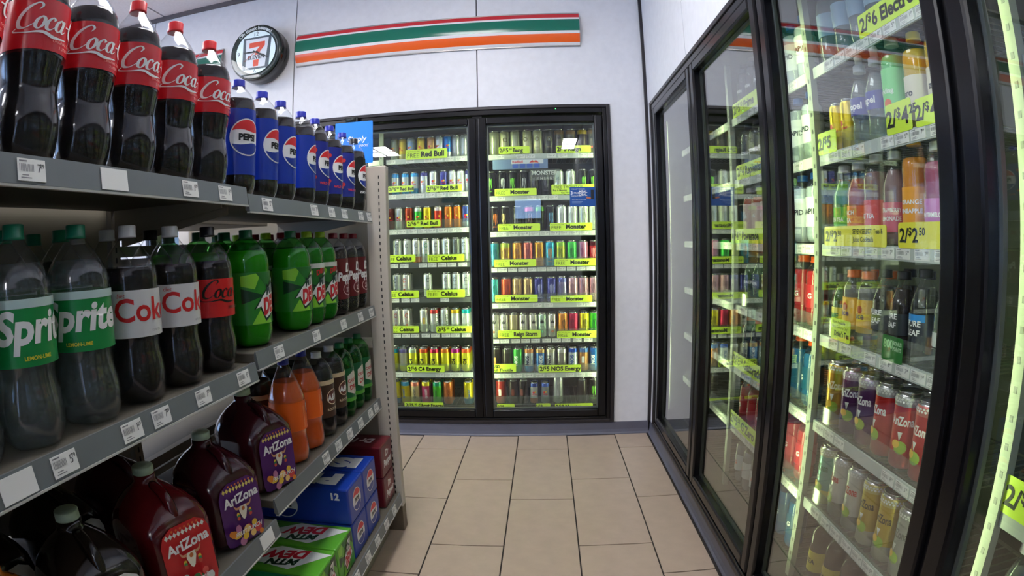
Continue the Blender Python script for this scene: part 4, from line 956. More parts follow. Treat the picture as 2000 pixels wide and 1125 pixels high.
def small(H, R, shape, drink, see, labmat, z0, z1, cap, capr=0.017, txt=None, txtcol=(240, 240, 240), rot=0.0, sport=False, glassy=PET, extra=None, thh=0.016):
    a = None
    prof = {'b': barrel, 't': taper}[shape](H, R)
    if txt or extra:
        a = Art(R=R)
        if extra: extra(a)
        if txt:
            for k, s in enumerate(txt.split('|')): a.text(s, 0, (z0+z1)/2+(0.012-0.020*k if '|' in txt else -thh*0.4), thh, ink(*txtcol), bold=0.03, maxw=1.75*R)
    lab = (z0, z1, R+0.0006, ink(*labmat)) if labmat else None
    return bottle_proto(prof, glassy, liquid(*drink, see) if drink else None, H*0.80, lab, a, (cap, capr, 0.020), seg=20, sport=sport)
CL = (196, 206, 206)
SB = {
 'water': (small(0.235, 0.036, 'b', CL, 0.75, (150, 180, 200), 0.08, 0.15, (60, 70, 110)), 'clear water bottle with a pale blue label'),
 'propel': (small(0.215, 0.033, 't', CL, 0.75, (54, 60, 150), 0.078, 0.124, (214, 216, 218), txt='propel', sport=True, thh=0.018), 'clear sport-cap water bottle with a violet-blue label'),
 'apple': (small(0.240, 0.034, 'b', (110, 220, 130), 0.25, (120, 214, 130), 0.05, 0.16, (226, 232, 226), txt='sparkling', txtcol=(226, 240, 226), thh=0.012, extra=lambda a: a.disc(0.01, 0.075, 0.012, ink(226, 110, 70), 12)), 'bright green drink bottle with a white cap'),
 'lemon': (small(0.225, 0.034, 'b', (230, 190, 50), 0.25, (214, 206, 190), 0.04, 0.12, (230, 200, 40), txt='zero', txtcol=(40, 40, 60)), 'yellow drink bottle with a white label'),
 'tea_green': (small(0.215, 0.034, 't', (70, 170, 60), 0.45, (90, 190, 70), 0.03, 0.10, (236, 236, 236), txt='GREEN TEA', thh=0.011), 'green tea bottle with green sleeve and white cap'),
 'tea_orange': (small(0.215, 0.034, 't', (214, 110, 60), 0.45, (226, 120, 70), 0.03, 0.10, (236, 236, 236), txt='PEACH|TEA', thh=0.011), 'orange tea bottle with white cap'),
 'tea_red': (small(0.225, 0.036, 'b', (190, 150, 140), 0.55, (220, 84, 74), 0.03, 0.11, (226, 226, 220), txt='SWEET TEA', thh=0.012), 'red tea bottle with coral sleeve and pale cap'),
 'tea_pink': (small(0.222, 0.033, 't', (200, 170, 170), 0.55, (214, 110, 130), 0.03, 0.10, (236, 236, 232), txt='STRAWBERRY|LEMONADE', thh=0.010), 'pink strawberry drink bottle with white cap'),
 'tea_yellow': (small(0.245, 0.033, 'b', (232, 150, 30), 0.2, (236, 160, 40), 0.03, 0.13, (236, 180, 60), txt='ORANGE|PINEAPPLE', thh=0.010), 'tall orange-yellow drink bottle with yellow cap'),
 'tea_violet': (small(0.222, 0.034, 'b', (206, 110, 150), 0.5, (200, 120, 190), 0.03, 0.10, (236, 236, 232), txt='WATERMELON', thh=0.010), 'pink and violet drink bottle with pale cap'),
 'citrus': (small(0.170, 0.030, 't', (90, 130, 60), 0.4, (220, 206, 60), 0.03, 0.08, (70, 70, 70), txt='LIME', txtcol=(30, 120, 60)), 'small citrus drink bottle with a lime label'),
 'nectar': (small(0.185, 0.033, 'b', (160, 160, 150), 0.35, (238, 190, 60), 0.03, 0.115, (240, 120, 40), 0.021, txt='juice', txtcol=(90, 40, 110), extra=lambda a: a.disc(0.006, 0.09, 0.010, ink(190, 90, 60), 12)), 'yellow label juice bottle with wide orange cap'),
 'leaf': (small(0.195, 0.033, 't', (60, 50, 46), 0.35, (50, 56, 60), 0.05, 0.10, (30, 30, 34), txt='PURE|LEAF', thh=0.013), 'clear iced tea bottle with grey square label'),
 'leaf_blue': (small(0.205, 0.034, 't', (26, 26, 34), 0.2, (24, 30, 40), 0.03, 0.11, (20, 20, 24), txt='PURE|LEAF', thh=0.013, extra=lambda a: a.rect(-0.03, 0.092, 0.03, 0.108, ink(40, 140, 220))), 'dark iced tea bottle with blue-topped label'),
 'sparkle': (small(0.200, 0.032, 't', (150, 170, 160), 0.7, (200, 206, 200), 0.05, 0.08, (220, 220, 220)), 'clear sparkling water bottle with pale label'),
 'darktea': (small(0.205, 0.036, 'b', (70, 46, 30), 0.2, (206, 186, 60), 0.03, 0.10, (40, 34, 30), txt='TEA', txtcol=(60, 50, 30)), 'brown iced tea bottle with yellow label'),
 'replenish': (small(0.220, 0.036, 'b', (90, 100, 104), 0.4, (30, 36, 44), 0.06, 0.14, (30, 30, 34), txt='REPLENISH', thh=0.012), 'clear drink bottle with black band and white letters'),
 'armor': (small(0.215, 0.036, 'b', (196, 90, 50), 0.25, (214, 190, 180), 0.05, 0.15, (226, 226, 226), 0.020, txt='16'), 'amber sports drink bottle with pale label and white cap'),
 'power': (small(0.215, 0.034, 't', (120, 160, 110), 0.55, (60, 80, 60), 0.08, 0.11, (180, 190, 180), txt='POWER', thh=0.012), 'pale sports drink bottle with dark narrow label'),
 'gat_blue': (small(0.215, 0.036, 'b', (30, 100, 150), 0.2, (24, 80, 110), 0.06, 0.13, (240, 100, 40), 0.020, txt='G'), 'blue sports drink bottle with orange cap'),
 'gat_red': (small(0.215, 0.036, 'b', (196, 40, 46), 0.2, (180, 40, 50), 0.06, 0.13, (240, 100, 40), 0.020, txt='G'), 'red sports drink bottle with orange cap'),
 'gat_grey': (small(0.215, 0.036, 'b', (170, 180, 180), 0.4, (190, 196, 196), 0.06, 0.13, (240, 100, 40), 0.020, txt='G', txtcol=(230, 90, 40)), 'cloudy white sports drink bottle with orange cap'),
 'gat_dark': (small(0.215, 0.036, 'b', (24, 40, 60), 0.2, (30, 50, 70), 0.06, 0.13, (240, 100, 40), 0.020, txt='G'), 'navy sports drink bottle with orange cap'),
 'milkwhite': (small(0.215, 0.036, 'b', (196, 206, 214), 0.2, (226, 230, 232), 0.05, 0.14, (40, 90, 170), txt='RAPID', txtcol=(30, 40, 60)), 'white label rehydration bottle with blue cap'),
}
TALL = (0.0360, 0.185)
TC = {}
def teacan(key, words, main, top, lrgb, bot=None):
    TC[key] = (can_proto(*TALL, main, top, bot, 'tea', lrgb, ft=0.82), words)
teacan('gold', 'tall gold', (206, 160, 60), (226, 196, 110), (240, 226, 190)); teacan('grape', 'tall purple', (92, 44, 100), (196, 180, 196), (236, 230, 236)); teacan('red', 'tall red', (206, 46, 40), (190, 190, 186), (240, 236, 230))
teacan('bright', 'tall bright red', (206, 40, 44), (214, 120, 110), (240, 226, 220)); teacan('mint', 'tall aqua and yellow', (130, 180, 170), (190, 196, 170), (60, 120, 90), (206, 200, 90)); teacan('white', 'tall white', (206, 208, 200), (206, 206, 200), (190, 50, 50), (120, 124, 120))
teacan('yellow', 'tall mustard yellow', (196, 168, 60), (206, 190, 120), (70, 60, 30), (190, 186, 170)); teacan('silver', 'tall silver', (170, 172, 168), None, (110, 110, 112))

def put(y, row, key, door, n=1, x=None):
    X = XR+SD+0.045 if x is None else x
    rz = PI+random.uniform(-0.25, 0.55)
    for k in range(n):
        xx = X+0.078*k
        rank = '' if k == 0 else 'second-row '
        zz = (ZD if door == 'D' else ZS)[row]+0.001
        if key in TC:
            p, w = TC[key]
            p.place('drink_can', (xx, y, zz), rz, '%s%s iced tea can, %s shelf, %s' % (rank, w, ORD[row], DO[door]), 'can', 'tall cans, %s shelf, %s' % (ORD[row], DO[door]))
        elif key in KINDS:
            can(key).place('drink_can', (xx, y, zz), rz, '%s%s can, %s shelf, %s' % (rank, KINDS[key][0], ORD[row], DO[door]), 'can', 'cans, %s shelf, %s' % (ORD[row], DO[door]))
        else:
            p, w = SB[key]
            p.place('drink_bottle', (xx, y, zz), rz, '%s%s, %s shelf, %s' % (rank, w, 'lowest' if row == 6 else ORD[row], DO[door]), 'bottle', 'bottles, %s shelf, %s' % (ORD[row], DO[door]))
ROWC = [
 [(1.43, 'water'), (1.34, 'water'), (1.255, 'water'), (1.17, 'water'), (1.085, 'water'), (1.0, 'water'), (0.915, 'water'), (0.83, 'water')],
 [(1.435, 's5'), (1.372, 's5'), (1.300, 'propel'), (1.222, 'propel'), (1.14, 'apple'), (1.05, 'lemon'), (0.965, 'lemon'), (0.88, 'lemon'), (0.795, 'apple')],
 [(1.42, 'tea_green'), (1.345, 'tea_orange'), (1.255, 'tea_red'), (1.172, 'tea_pink'), (1.090, 'tea_yellow'), (1.005, 'tea_violet'), (0.92, 'tea_red'), (0.835, 'tea_orange')],
 [(1.435, 'citrus'), (1.368, 'nectar'), (1.293, 'nectar'), (1.218, 'leaf'), (1.138, 'leaf'), (1.055, 'leaf_blue'), (0.97, 'sparkle'), (0.89, 'leaf'), (0.81, 'sparkle')],
 [(1.425, 'gold'), (1.338, 'grape'), (1.252, 'grape'), (1.166, 'red'), (1.080, 'red'), (0.994, 'bright'), (0.908, 'bright'), (0.822, 'gold')],
 [(1.425, 'mint'), (1.338, 'white'), (1.252, 'white'), (1.166, 'yellow'), (1.080, 'yellow'), (0.994, 'silver'), (0.908, 'silver'), (0.822, 'mint')],
 [(1.40, 'darktea'), (1.30, 'darktea'), (1.20, 'darktea'), (1.10, 'darktea'), (1.0, 'darktea')]]
for i, row in enumerate(ROWC):
    for y, k in row:
        if y > 0.93: put(y, i, k, 'C', 2 if i >= 3 and y > 0.98 else 1)
ROWB = ['replenish', 'replenish', 'armor', 'power', 'gat_dark', 'gat_red', 'gat_grey']
for i, key in enumerate(ROWB):
    for k in range(7):
        kk = key
        if key == 'gat_dark' and k > 4: kk = 'gat_blue'
        if key == 'gat_grey' and k > 3: kk = 'gat_blue'
        if key == 'power' and k > 4: kk = 'gat_red'
        if key in ('replenish', 'armor') and k > 4: kk = 'milkwhite'
        put(2.16-0.094*k, i, kk, 'B')
for i, key in enumerate(['water', 'sparkle', 'tea_red', 'sparkle', 'leaf', 'sparkle', 'water']):
    for k in range(6): put(0.635-0.10*k, i, key, 'D')

# sale cards of the side cooler
def side(x0, y0, x1, y1, X):
    p, q = at(x0, y0, 0, X), at(x1, y1, 0, X)
    return p, q
def scard(y_far, y_near, row, kind, brand, h, label, mat=None, lift=0.0):
    w = y_far-y_near
    z = ZS[row]+h/2-0.004+lift
    return promo((XR+SD-0.0075, (y_far+y_near)/2, z), w, h, PI, kind, brand, label, 'sale cards in the side cooler', mat)
yy = lambda px, py: at(px, py, 0, XR+SD-0.008).y
scard(yy(1677, 60), 0.86, 0, ('6', ''), 'Electrolit', 0.060, 'lime card priced two for 6, top shelf, side cooler door third from the corner')
scard(yy(1598, 290), yy(1633, 275), 1, ('5', ''), '', 0.062, 'small lime card priced two for 5, second shelf, third side cooler door', LIME)
scard(yy(1731, 245), yy(1780, 225), 1, ('4', '25'), '', 0.070, 'lime card priced two for 4 25, second shelf, third side cooler door')
scard(yy(1787, 225), yy(1787, 225)-0.10, 1, ('4', '25'), '', 0.060, 'lime card half hidden by the door frame, second shelf, third side cooler door')
t = scard(yy(1610, 460), yy(1731, 460), 2, ('2', '50'), '', 0.052, 'wide yellow card priced two for 2 50 with product names beside price', YELLOW)
a = Art(step=0); a.text('SEVEN SELECT  Teas &', 0.0, 0.006, 0.012, BLACK, 'l', bold=0.02, maxw=0.14); a.text('Juice Cocktails', 0.0, -0.014, 0.012, BLACK, 'l', bold=0.02, maxw=0.10); obj('fine_print', a.mesh('fine_print'), t)
scard(yy(1754, 460), yy(1754, 460)-0.22, 2, ('2', '50'), '', 0.056, 'yellow card with large price figures beside the door frame', YELLOW)
c = at(1641, 645, 0, XR+SD-0.0085)
sign('sale_sign', (XR+SD-0.0085, c.y, c.z), 0.105, 0.058, PI, [('Now Available', -0.42, 0.28, 0.15, 0.02, 'l'), ('Most Teas in a City!', -0.42, 0.06, 0.13, 0.0, 'l', BLACK, 0.8), ("Drink's Tea", -0.30, -0.30, 0.26, 0.03, 'l', BLACK, 0.75)], 'lime card announcing a new tea, fourth shelf, third side cooler door', 'sale cards in the side cooler')
c = at(1742, 682, 0, XR+SD-0.0085)
sign('points_card', (XR+SD-0.0085, c.y, c.z), 0.085, 0.058, PI, [('800', -0.42, 0.02, 0.34, 0.03, 'l', ink(150, 220, 150), 0.45), ('BONUS', 0.04, 0.18, 0.16, 0.03, 'l', ink(190, 230, 190), 0.4), ('POINTS', 0.04, -0.04, 0.16, 0.03, 'l', ink(190, 230, 190), 0.4)], 'dark green points card on the fourth shelf, third side cooler door', None, ink(30, 112, 44))
scard(yy(1432, 235), 1.80, 0, ('5', '50'), 'Prime', 0.058, 'lime card priced two for 5 50, top shelf, second side cooler door')
scard(yy(1438, 335), 1.80, 1, ('4', ''), 'Replenish', 0.058, 'lime card priced two for 4, second shelf, second side cooler door')
scard(yy(1428, 462), 1.80, 2, ('4', '50'), 'Powerade', 0.056, 'lime card priced two for 4 50, third shelf, second side cooler door')
scard(yy(1430, 700), 1.80, 4, ('5', '50'), 'Gatorade', 0.062, 'lime card priced two for 5 50, fifth shelf, second side cooler door')
scard(yy(1425, 825), 1.80, 5, ('5', '50'), 'G Zero', 0.062, 'lime card priced two for 5 50, sixth shelf, second side cooler door')
promo((XR+SD-0.0075, 0.575, ZD[4]+0.031), 0.23, 0.070, PI, ('5', ''), '', 'lime card priced two for 5 behind the fourth side door', 'sale cards in the side cooler')

# ------------------------------------------------------------------ soda gondola
XF = -0.650                     # shelf fronts
XB = -1.075                     # spine
gon = thing('shelf_gondola', (XB, 1.1, 0), 0, 'tan double-sided metal shelf gondola stocked with soda bottles', 'shelving')
SECS = {'near': (0.205, 1.120, [1.338, 0.945, 0.553, 0.190]), 'far': (1.122, 2.055, [1.3245, 0.967, 0.601, 0.190]), 'back': (-0.715, 0.203, [1.338, 0.945, 0.553, 0.190])}
def gshelf(sec, i, y0, y1, z, taglist=()):
    xf = XF if i < 3 else -0.598
    s = sub(gon, 'shelf', G().box((XB+0.02, y0+0.002, z-0.022), (xf-0.004, y1-0.002, z), DECK, 0.002))
    h = 0.036
    g = G(); vs = []
    for e in (y0+0.002, y1-0.002):
        for p in ((xf-0.004, z+0.003), (xf, z+0.003), (xf+0.006, z-h), (xf+0.004, z-h-0.003), (xf-0.006, z-h+0.002)): vs.append((p[0], e, p[1]))
    g.add(vs, [(k, (k+1) % 5, 5+(k+1) % 5, 5+k) for k in range(5)]+[(0, 1, 2, 3, 4), (5, 6, 7, 8, 9)], LIP)
    sub(gon, 'price_channel', g, s)
    sub(gon, 'channel_edge', G().box((xf-0.002, y0+0.002, z-h-0.0045), (xf+0.0075, y1-0.002, z-h-0.001), P('channel_lip', srgb(190, 190, 184), 0.4)), s)
    for px, py, blank in taglist:
        c = at(px, py, 0, xf+0.004)
        o = obj('price_tag', random.choice(tags('blank' if blank else 'gondola')), s, (xf+0.0036, c.y, z-0.0175)); o.rotation_euler = (0, -0.154, 0)
    if i < 3:       # brackets under the shelf ends
        for e in (y0+0.012, y1-0.012):
            g = G(); t2 = 0.0015
            pr = [(XB+0.03, z-0.10), (XB+0.03, z-0.022), (xf-0.06, z-0.022), (xf-0.06, z-0.040)]
            g.add([(p[0], e-t2, p[1]) for p in pr]+[(p[0], e+t2, p[1]) for p in pr], [(0, 1, 2, 3), (7, 6, 5, 4)]+[(k, (k+1) % 4, 4+(k+1) % 4, 4+k) for k in range(4)], TANDARK)
            sub(gon, 'bracket', g, s)
    # the other side of the gondola
    if i < 3: sub(gon, 'rear_shelf', G().box((XB-0.42, y0+0.002, z-0.03), (XB-0.02, y1-0.002, z-0.004), DECK, 0.002))
    return s
TG = {('near', 0): [(62, 323, 0), (224, 343, 1), (372, 362, 0), (440, 373, 0)], ('near', 1): [(35, 945, 1), (125, 897, 0), (258, 836, 0), (315, 809, 0), (397, 769, 0), (475, 731, 0)],
      ('far', 0): [(522, 393, 0), (614, 406, 0), (648, 411, 0), (673, 414, 0), (705, 419, 0), (721, 421, 0)], ('far', 1): [(545, 682, 0), (618, 651, 0), (671, 630, 0), (704, 612, 0), (725, 604, 0)],
      ('far', 2): [(637, 892, 0), (661, 864, 0), (683, 842, 0), (704, 819, 0), (723, 797, 0), (734, 784, 0)], ('near', 2): [(520, 1040, 1)],
      ('far', 3): [(695, 1108, 0), (717, 1070, 0), (735, 1035, 0), (753, 1004, 0), (768, 974, 0)]}
for sec, (y0, y1, zs) in SECS.items():
    for i, z in enumerate(zs): gshelf(sec, i, y0, y1, z, TG.get((sec, i), ()))
    g = G().box((XB-0.45, y0, 0.0), (-0.66, y1, 0.165), TANDARK)
    sub(gon, 'kick_base', g)
for y in (-0.715, 0.204, 1.121):
    g = G().box((XB-0.02, y-0.016, 0.0), (XB+0.02, y+0.016, 1.50), TANDARK)
    z = 0.25
    while z < 1.48: g.box((XB+0.02, y-0.003, z), (XB+0.0204, y+0.003, z+0.014), BLACK); z += 0.026
    sub(gon, 'upright', g)
for sec in ('near', 'back'):
    y0, y1, _ = SECS[sec]
    sub(gon, 'back_panel', G().box((XB-0.006, y0+0.018, 0.66), (XB+0.006, y1-0.018, 1.335), TANDARK))
    sub(gon, 'back_panel', G().box((XB-0.006, y0+0.018, 0.16), (XB+0.006, y1-0.018, 0.55), TANDARK))
sub(gon, 'back_panel', G().box((XB-0.006, 1.14, 0.93), (XB+0.006, 2.07, 1.195), TANDARK))  # far panels added behind the stock to block light leaking from the rear
sub(gon, 'back_panel', G().box((XB-0.006, 1.68, 0.58), (XB+0.006, 2.07, 0.90), TANDARK))
sub(gon, 'back_panel', G().box((XB-0.006, 1.14, 0.16), (XB+0.006, 2.07, 0.575), TANDARK))
for z in (1.20, 0.90, 0.62):
    sub(gon, 'cross_rail', G().box((XB-0.012, 1.139, z), (XB+0.012, 2.07, z+0.028), TANDARK))
# end frame at the cooler end: post with slots, beams and an inset panel
Y0, Y1 = 2.072, 2.112
g = G().box((-0.672, Y0, 0.12), (-0.594, Y1, 1.505), TAN, 0.003)
z = 0.18
while z < 1.46: g.box((-0.624, Y0-0.0004, z), (-0.6195, Y0, z+0.013), BLACK); z += 0.0255
ep = sub(gon, 'end_post', g)
sub(gon, 'end_beam', G().box((XB-0.43, Y0, 1.462), (-0.672, Y1, 1.505), TAN, 0.002)); sub(gon, 'end_beam', G().box((XB-0.43, Y0, 0.80), (-0.672, Y1, 0.84), TAN, 0.002))
sub(gon, 'end_panel', G().box((XB-0.43, Y0+0.012, 0.16), (-0.672, Y0+0.026, 1.462), TANDARK))
sub(gon, 'end_post', G().box((XB-0.49, Y0, 0.12), (XB-0.43, Y1, 1.505), TAN, 0.003))
sub(gon, 'foot', G().box((-0.69, Y0+0.004, 0.0), (-0.600, Y1+0.02, 0.118), P('gondola_foot', srgb(104, 92, 76), 0.5, noise=0.06), 0.003))

def g_at(px, py, X=-0.715): return at(px, py, 0, X).y
def gb(key, y, z, label, group, X=-0.715, rot=0.0, s=1.0):
    BP[key].place('soda_bottle', (X, y, z+0.0015), rot+random.uniform(-0.06, 0.06), label, 'bottle', group, s)
zn, zf = SECS['near'][2], SECS['far'][2]
for y in (0.43, 0.555, 0.673, 0.793, 0.915, 1.046): gb('coke', y, zn[0], 'red-labelled cola bottle with red cap on the top shelf', 'red-labelled colas on the top shelf', rot=-0.10)
for k, px in enumerate((467, 512, 548, 588, 615, 643, 668, 692)):
    py = (147, 174, 195, 214, 229, 242, 255, 267)[k]
    kind = 'pepsi' if k < 4 else ('pepsi_mix' if k < 7 else 'pepsi_zero')
    lab = {'pepsi': 'plain blue-labelled cola bottle with globe emblem on the top shelf', 'pepsi_mix': 'blue-labelled cola bottle with cherry marks on the top shelf', 'pepsi_zero': 'black-labelled cola bottle with globe emblem beside the end post'}[kind]
    gb(kind, min(2.021, at(px, py, 0, -0.705).y), zf[0], lab, 'globe emblem colas on the top shelf', X=-0.705, rot=(-0.5, -0.02, -0.02, 0.12, -0.02, -0.02, 0.05, 0.05)[k])
for y, r in ((0.412, 0), (0.534, 0.0), (0.662, -0.75)): gb('sprite', y, zn[1], 'clear lemon-lime soda bottle with green label on the second shelf', 'green-labelled clear sodas', rot=r)
for y in (0.790, 0.918): gb('diet', y, zn[1], 'white-labelled diet cola bottle with white cap on the second shelf', 'white-labelled colas', rot=-0.30)
gb('zero', 1.052, zn[1], 'red-labelled cola bottle with black cap on the second shelf', None, rot=-0.12)
for y, key, lab in ((1.222, 'dew', None), (1.476, 'dew', None), (1.592, 'dew_diet', None), (1.700, 'dew_diet', None)):
    gb(key, y, zf[1], 'fat green soda bottle with dark green cap on the second shelf' if key == 'dew' else 'green soda bottle with lime cap on the second shelf', 'green sodas on the second shelf', rot=0.0 if y < 1.3 else -0.25)
for y in (1.808, 1.914, 2.012): gb('pepper', y, zf[1], 'maroon-labelled soda bottle with dark red cap on the second shelf', 'maroon-labelled sodas', rot=-0.12, X=-0.712, s=0.98)
# bottles standing behind the front row
W2 = {'sprite': 'green-labelled clear soda bottle', 'diet': 'white-labelled cola bottle', 'zero': 'black-capped cola bottle', 'dew': 'fat green soda bottle', 'dew_diet': 'lime-capped green bottle', 'pepper': 'maroon-labelled bottle'}
for row, X in (('second', -0.835), ('third', -0.955)):
    for z, lst in ((zn[1], ((0.47, 'sprite'), (0.60, 'sprite'), (0.735, 'sprite'), (0.86, 'diet'), (1.0, 'zero'))), (zf[1], ((1.19, 'dew'), (1.31, 'dew'), (1.43, 'dew'), (1.55, 'dew_diet'), (1.66, 'pepper'), (1.77, 'pepper'), (1.88, 'pepper')))):
        for y, key in lst:
            if row == 'third' and y in (1.0, 1.31): continue
            gb(key, y+(0.0 if row == 'second' else 0.03), z, '%s in the %s row of the second shelf' % (W2[key], row), '%s-row bottles on the second shelf' % row, X=X)
for y, key in ((1.385, 'fanta'), (1.505, 'fanta'), (1.617, 'rootbeer'), (1.725, 'rootbeer'), (1.824, 'ginger'), (1.9225, 'ginger'), (2.0205, 'ginger')):
    gb(key, y, zf[2], {'fanta': 'orange soda bottle with blue cap on the third shelf', 'rootbeer': 'root beer bottle with brown label and white cap', 'ginger': 'dark green ginger ale bottle with green cap'}[key], {'fanta': 'orange sodas', 'rootbeer': 'root beers', 'ginger': 'ginger ales'}[key], X=-0.716, rot=0.15 if key == 'fanta' else -0.05, s=0.95 if key == 'ginger' else 1)
for y, key in ((1.43, 'rootbeer'), (1.56, 'rootbeer'), (1.68, 'rootbeer')): gb(key, y, zf[2], 'root beer bottle in the second row', 'second-row bottles on the third shelf', X=-0.835)

# --- gallon jugs
def jug_proto(drink, labrgb, fruit, capm, style='skull', H=0.252):
    p = Proto(); hw = 0.082
    g = G(); seg = 32; rings = []
    for z, s, cx, ex in ((0.0, 0.80, 0, 4), (0.006, 0.95, 0, 4.5), (0.02, 1.0, 0, 5), (0.135, 1.0, 0, 5), (0.152, 0.985, -0.001, 4.5), (0.172, 0.90, -0.006, 3.6), (0.190, 0.74, -0.013, 3.0), (0.205, 0.54, -0.019, 2.5), (0.217, 0.34, -0.022, 2.1), (0.224, 0.285, -0.022, 2), (0.236, 0.28, -0.022, 2)):
        ring = []
        for k in range(seg):
            a = 2*PI*k/seg; c, n = math.cos(a), math.sin(a); r = (abs(c)**ex+abs(n)**ex)**(-1/ex)*hw*s
            ring.append((cx+r*c, r*n, z))
        rings.append(ring)
    vs = [v for r in rings for v in r]; fs = []
    for j in range(len(rings)-1):
        for k in range(seg): fs.append((j*seg+k, j*seg+(k+1) % seg, (j+1)*seg+(k+1) % seg, (j+1)*seg+k))
    fs.append(tuple(range(seg))[::-1]); fs.append(tuple((len(rings)-1)*seg+k for k in range(seg)))
    g.add(vs, fs, drink, True)
    p.part('body', g)
    p.part('handle', G().tube([(-0.008, 0.0, 0.214), (0.012, 0.0, 0.2145), (0.034, 0.0, 0.207), (0.052, 0.0, 0.190), (0.060, 0.0, 0.168), (0.058, 0.0, 0.150)], 0.011, drink, 10))
    cap = G().lathe([(0.0215, 0.228), (0.0215, 0.250), (0.020, H), (0.006, H)], capm, 24, cx=-0.022, ripple=lambda a, z: 0.015*math.cos(24*a)); p.part('cap', cap)
    a = Art(); L = ink(*labrgb); w, z0, z1 = 0.060, 0.006, 0.158
    a.poly([(-w, z0+0.02), (-w*0.92, z0+0.006), (-w*0.7, z0), (w*0.7, z0), (w*0.92, z0+0.006), (w, z0+0.02), (w, z1-0.03), (w*0.86, z1-0.012), (w*0.5, z1), (-w*0.5, z1), (-w*0.86, z1-0.012), (-w, z1-0.03)], L)
    if style == 'skull':
        for k in range(10):
            x = -0.0437+k*0.0097; a.poly([(x-0.0046, z1-0.016), (x, z1-0.010), (x+0.0046, z1-0.016), (x, z1-0.022)], ink(226, 206, 110) if labrgb[2] > 60 else ink(226, 226, 214))
        for k in range(7): a.disc(-0.03+k*0.010, z1-0.006, 0.0025, ink(226, 120, 60), 8)
        a.text('AriZona', 0.0, z1-0.050, 0.022, WHITE, bold=0.035, rot=0.03, maxw=0.104)
        sk = ink(232, 226, 206); zc = z1-0.072
        a.poly([(-0.011, zc+0.012), (0.011, zc+0.012), (0.012, zc+0.001), (0.005, zc-0.018), (0.0, zc-0.022), (-0.005, zc-0.018), (-0.012, zc+0.001)], sk)
        a.stroke([(-0.010, zc+0.009, 0.006), (-0.020, zc+0.010, 0.005), (-0.027, zc+0.020, 0.001)], 0.004, ink(206, 150, 110)); a.stroke([(0.010, zc+0.009, 0.006), (0.020, zc+0.010, 0.005), (0.027, zc+0.020, 0.001)], 0.004, ink(206, 150, 110))
        a.disc(0, zc+0.005, 0.005, ink(196, 110, 60), 10)
        for sx in (-1, 1):
            for q in range(3): a.disc(sx*0.018, zc-0.004-0.005*q, 0.0045, ink(*((226, 190, 60), (60, 140, 90), (206, 80, 60))[q]), 8)
        rng = random.Random(3)
        for k in range(16): a.disc(rng.uniform(-0.050, 0.050), z0+rng.uniform(0.010, 0.046), rng.uniform(0.006, 0.011), ink(*fruit[k % len(fruit)]), 10)
        a.text('FRUIT PUNCH' if labrgb[2] > 60 else 'Watermelon', 0, z0+0.030, 0.010, WHITE, bold=0.02, shear=0.2, maxw=0.08)
    else:
        dk = ink(50, 54, 52)
        for k in range(3): a.stroke([(-0.030+0.02*k, 0.080), (-0.018+0.02*k, 0.108), (-0.014+0.02*k, 0.082), (-0.004+0.02*k, 0.104)], 0.003, dk, 5)
        a.text('Tea', 0, 0.045, 0.022, dk, shear=0.3); a.disc(0.034, 0.078, 0.005, ink(206, 60, 90), 10); a.disc(0.036, 0.03, 0.006, ink(80, 150, 70), 10)
    p.parts.append(('label', offset_mesh(a.mesh('label'), hw+0.0004), None))
    return p
def offset_mesh(me, dx):
    for v in me.vertices: v.co.x += dx
    return me
CAPJ = P('cap_pale_green', srgb(176, 196, 170), 0.4, noise=0.12, nscale=60)
FR = [(232, 190, 60), (214, 70, 70), (226, 140, 50), (190, 120, 160), (240, 200, 120)]
jp = jug_proto(P('drink_punch', srgb(58, 14, 24), 0.12), (86, 34, 110), FR, CAPJ)
jr = jug_proto(P('drink_melon', srgb(84, 12, 18), 0.12), (206, 40, 44), [(196, 40, 50), (40, 120, 60), (226, 90, 80), (220, 230, 220)], CAPJ)
jt = jug_proto(P('drink_tea', srgb(26, 20, 16), 0.12), (214, 216, 206), FR, CAPJ, 'plain')
jo = jug_proto(P('drink_orange', srgb(196, 110, 30), 0.14), (230, 140, 40), FR, P('cap_orange', srgb(226, 130, 40), 0.4), 'plain')
JX = -0.742
jp.place('juice_jug', (JX, 1.222, zf[2]), -0.30, 'purple-labelled punch jug standing against the orange soda bottles', 'jug', 'juice jugs', lift=0.0015)
jp.place('juice_jug', (JX, 1.018, zn[2]), -0.30, 'purple-labelled punch jug beside the red-labelled jug', 'jug', 'juice jugs', lift=0.0015)
jr.place('juice_jug', (JX, 0.805, zn[2]), -0.30, 'red-labelled watermelon juice jug on the third shelf', 'jug', 'juice jugs', lift=0.0015)
jt.place('juice_jug', (JX, 0.590, zn[2]), -0.30, 'dark iced tea jug with white script label on the third shelf', 'jug', 'juice jugs', lift=0.0015)
jo.place('juice_jug', (JX, 0.405, zn[2]), -0.30, 'orange drink jug at the end of the jug row', 'jug', 'juice jugs', lift=0.0015)
for y, p, w in ((0.50, jt, 'dark tea jug'), (0.70, jt, 'dark tea jug'), (0.90, jp, 'dark punch jug')): p.place('juice_jug', (JX-0.20, y, zn[2]), 0, '%s standing in the second row' % w, 'jug', 'second-row jugs', lift=0.0015)

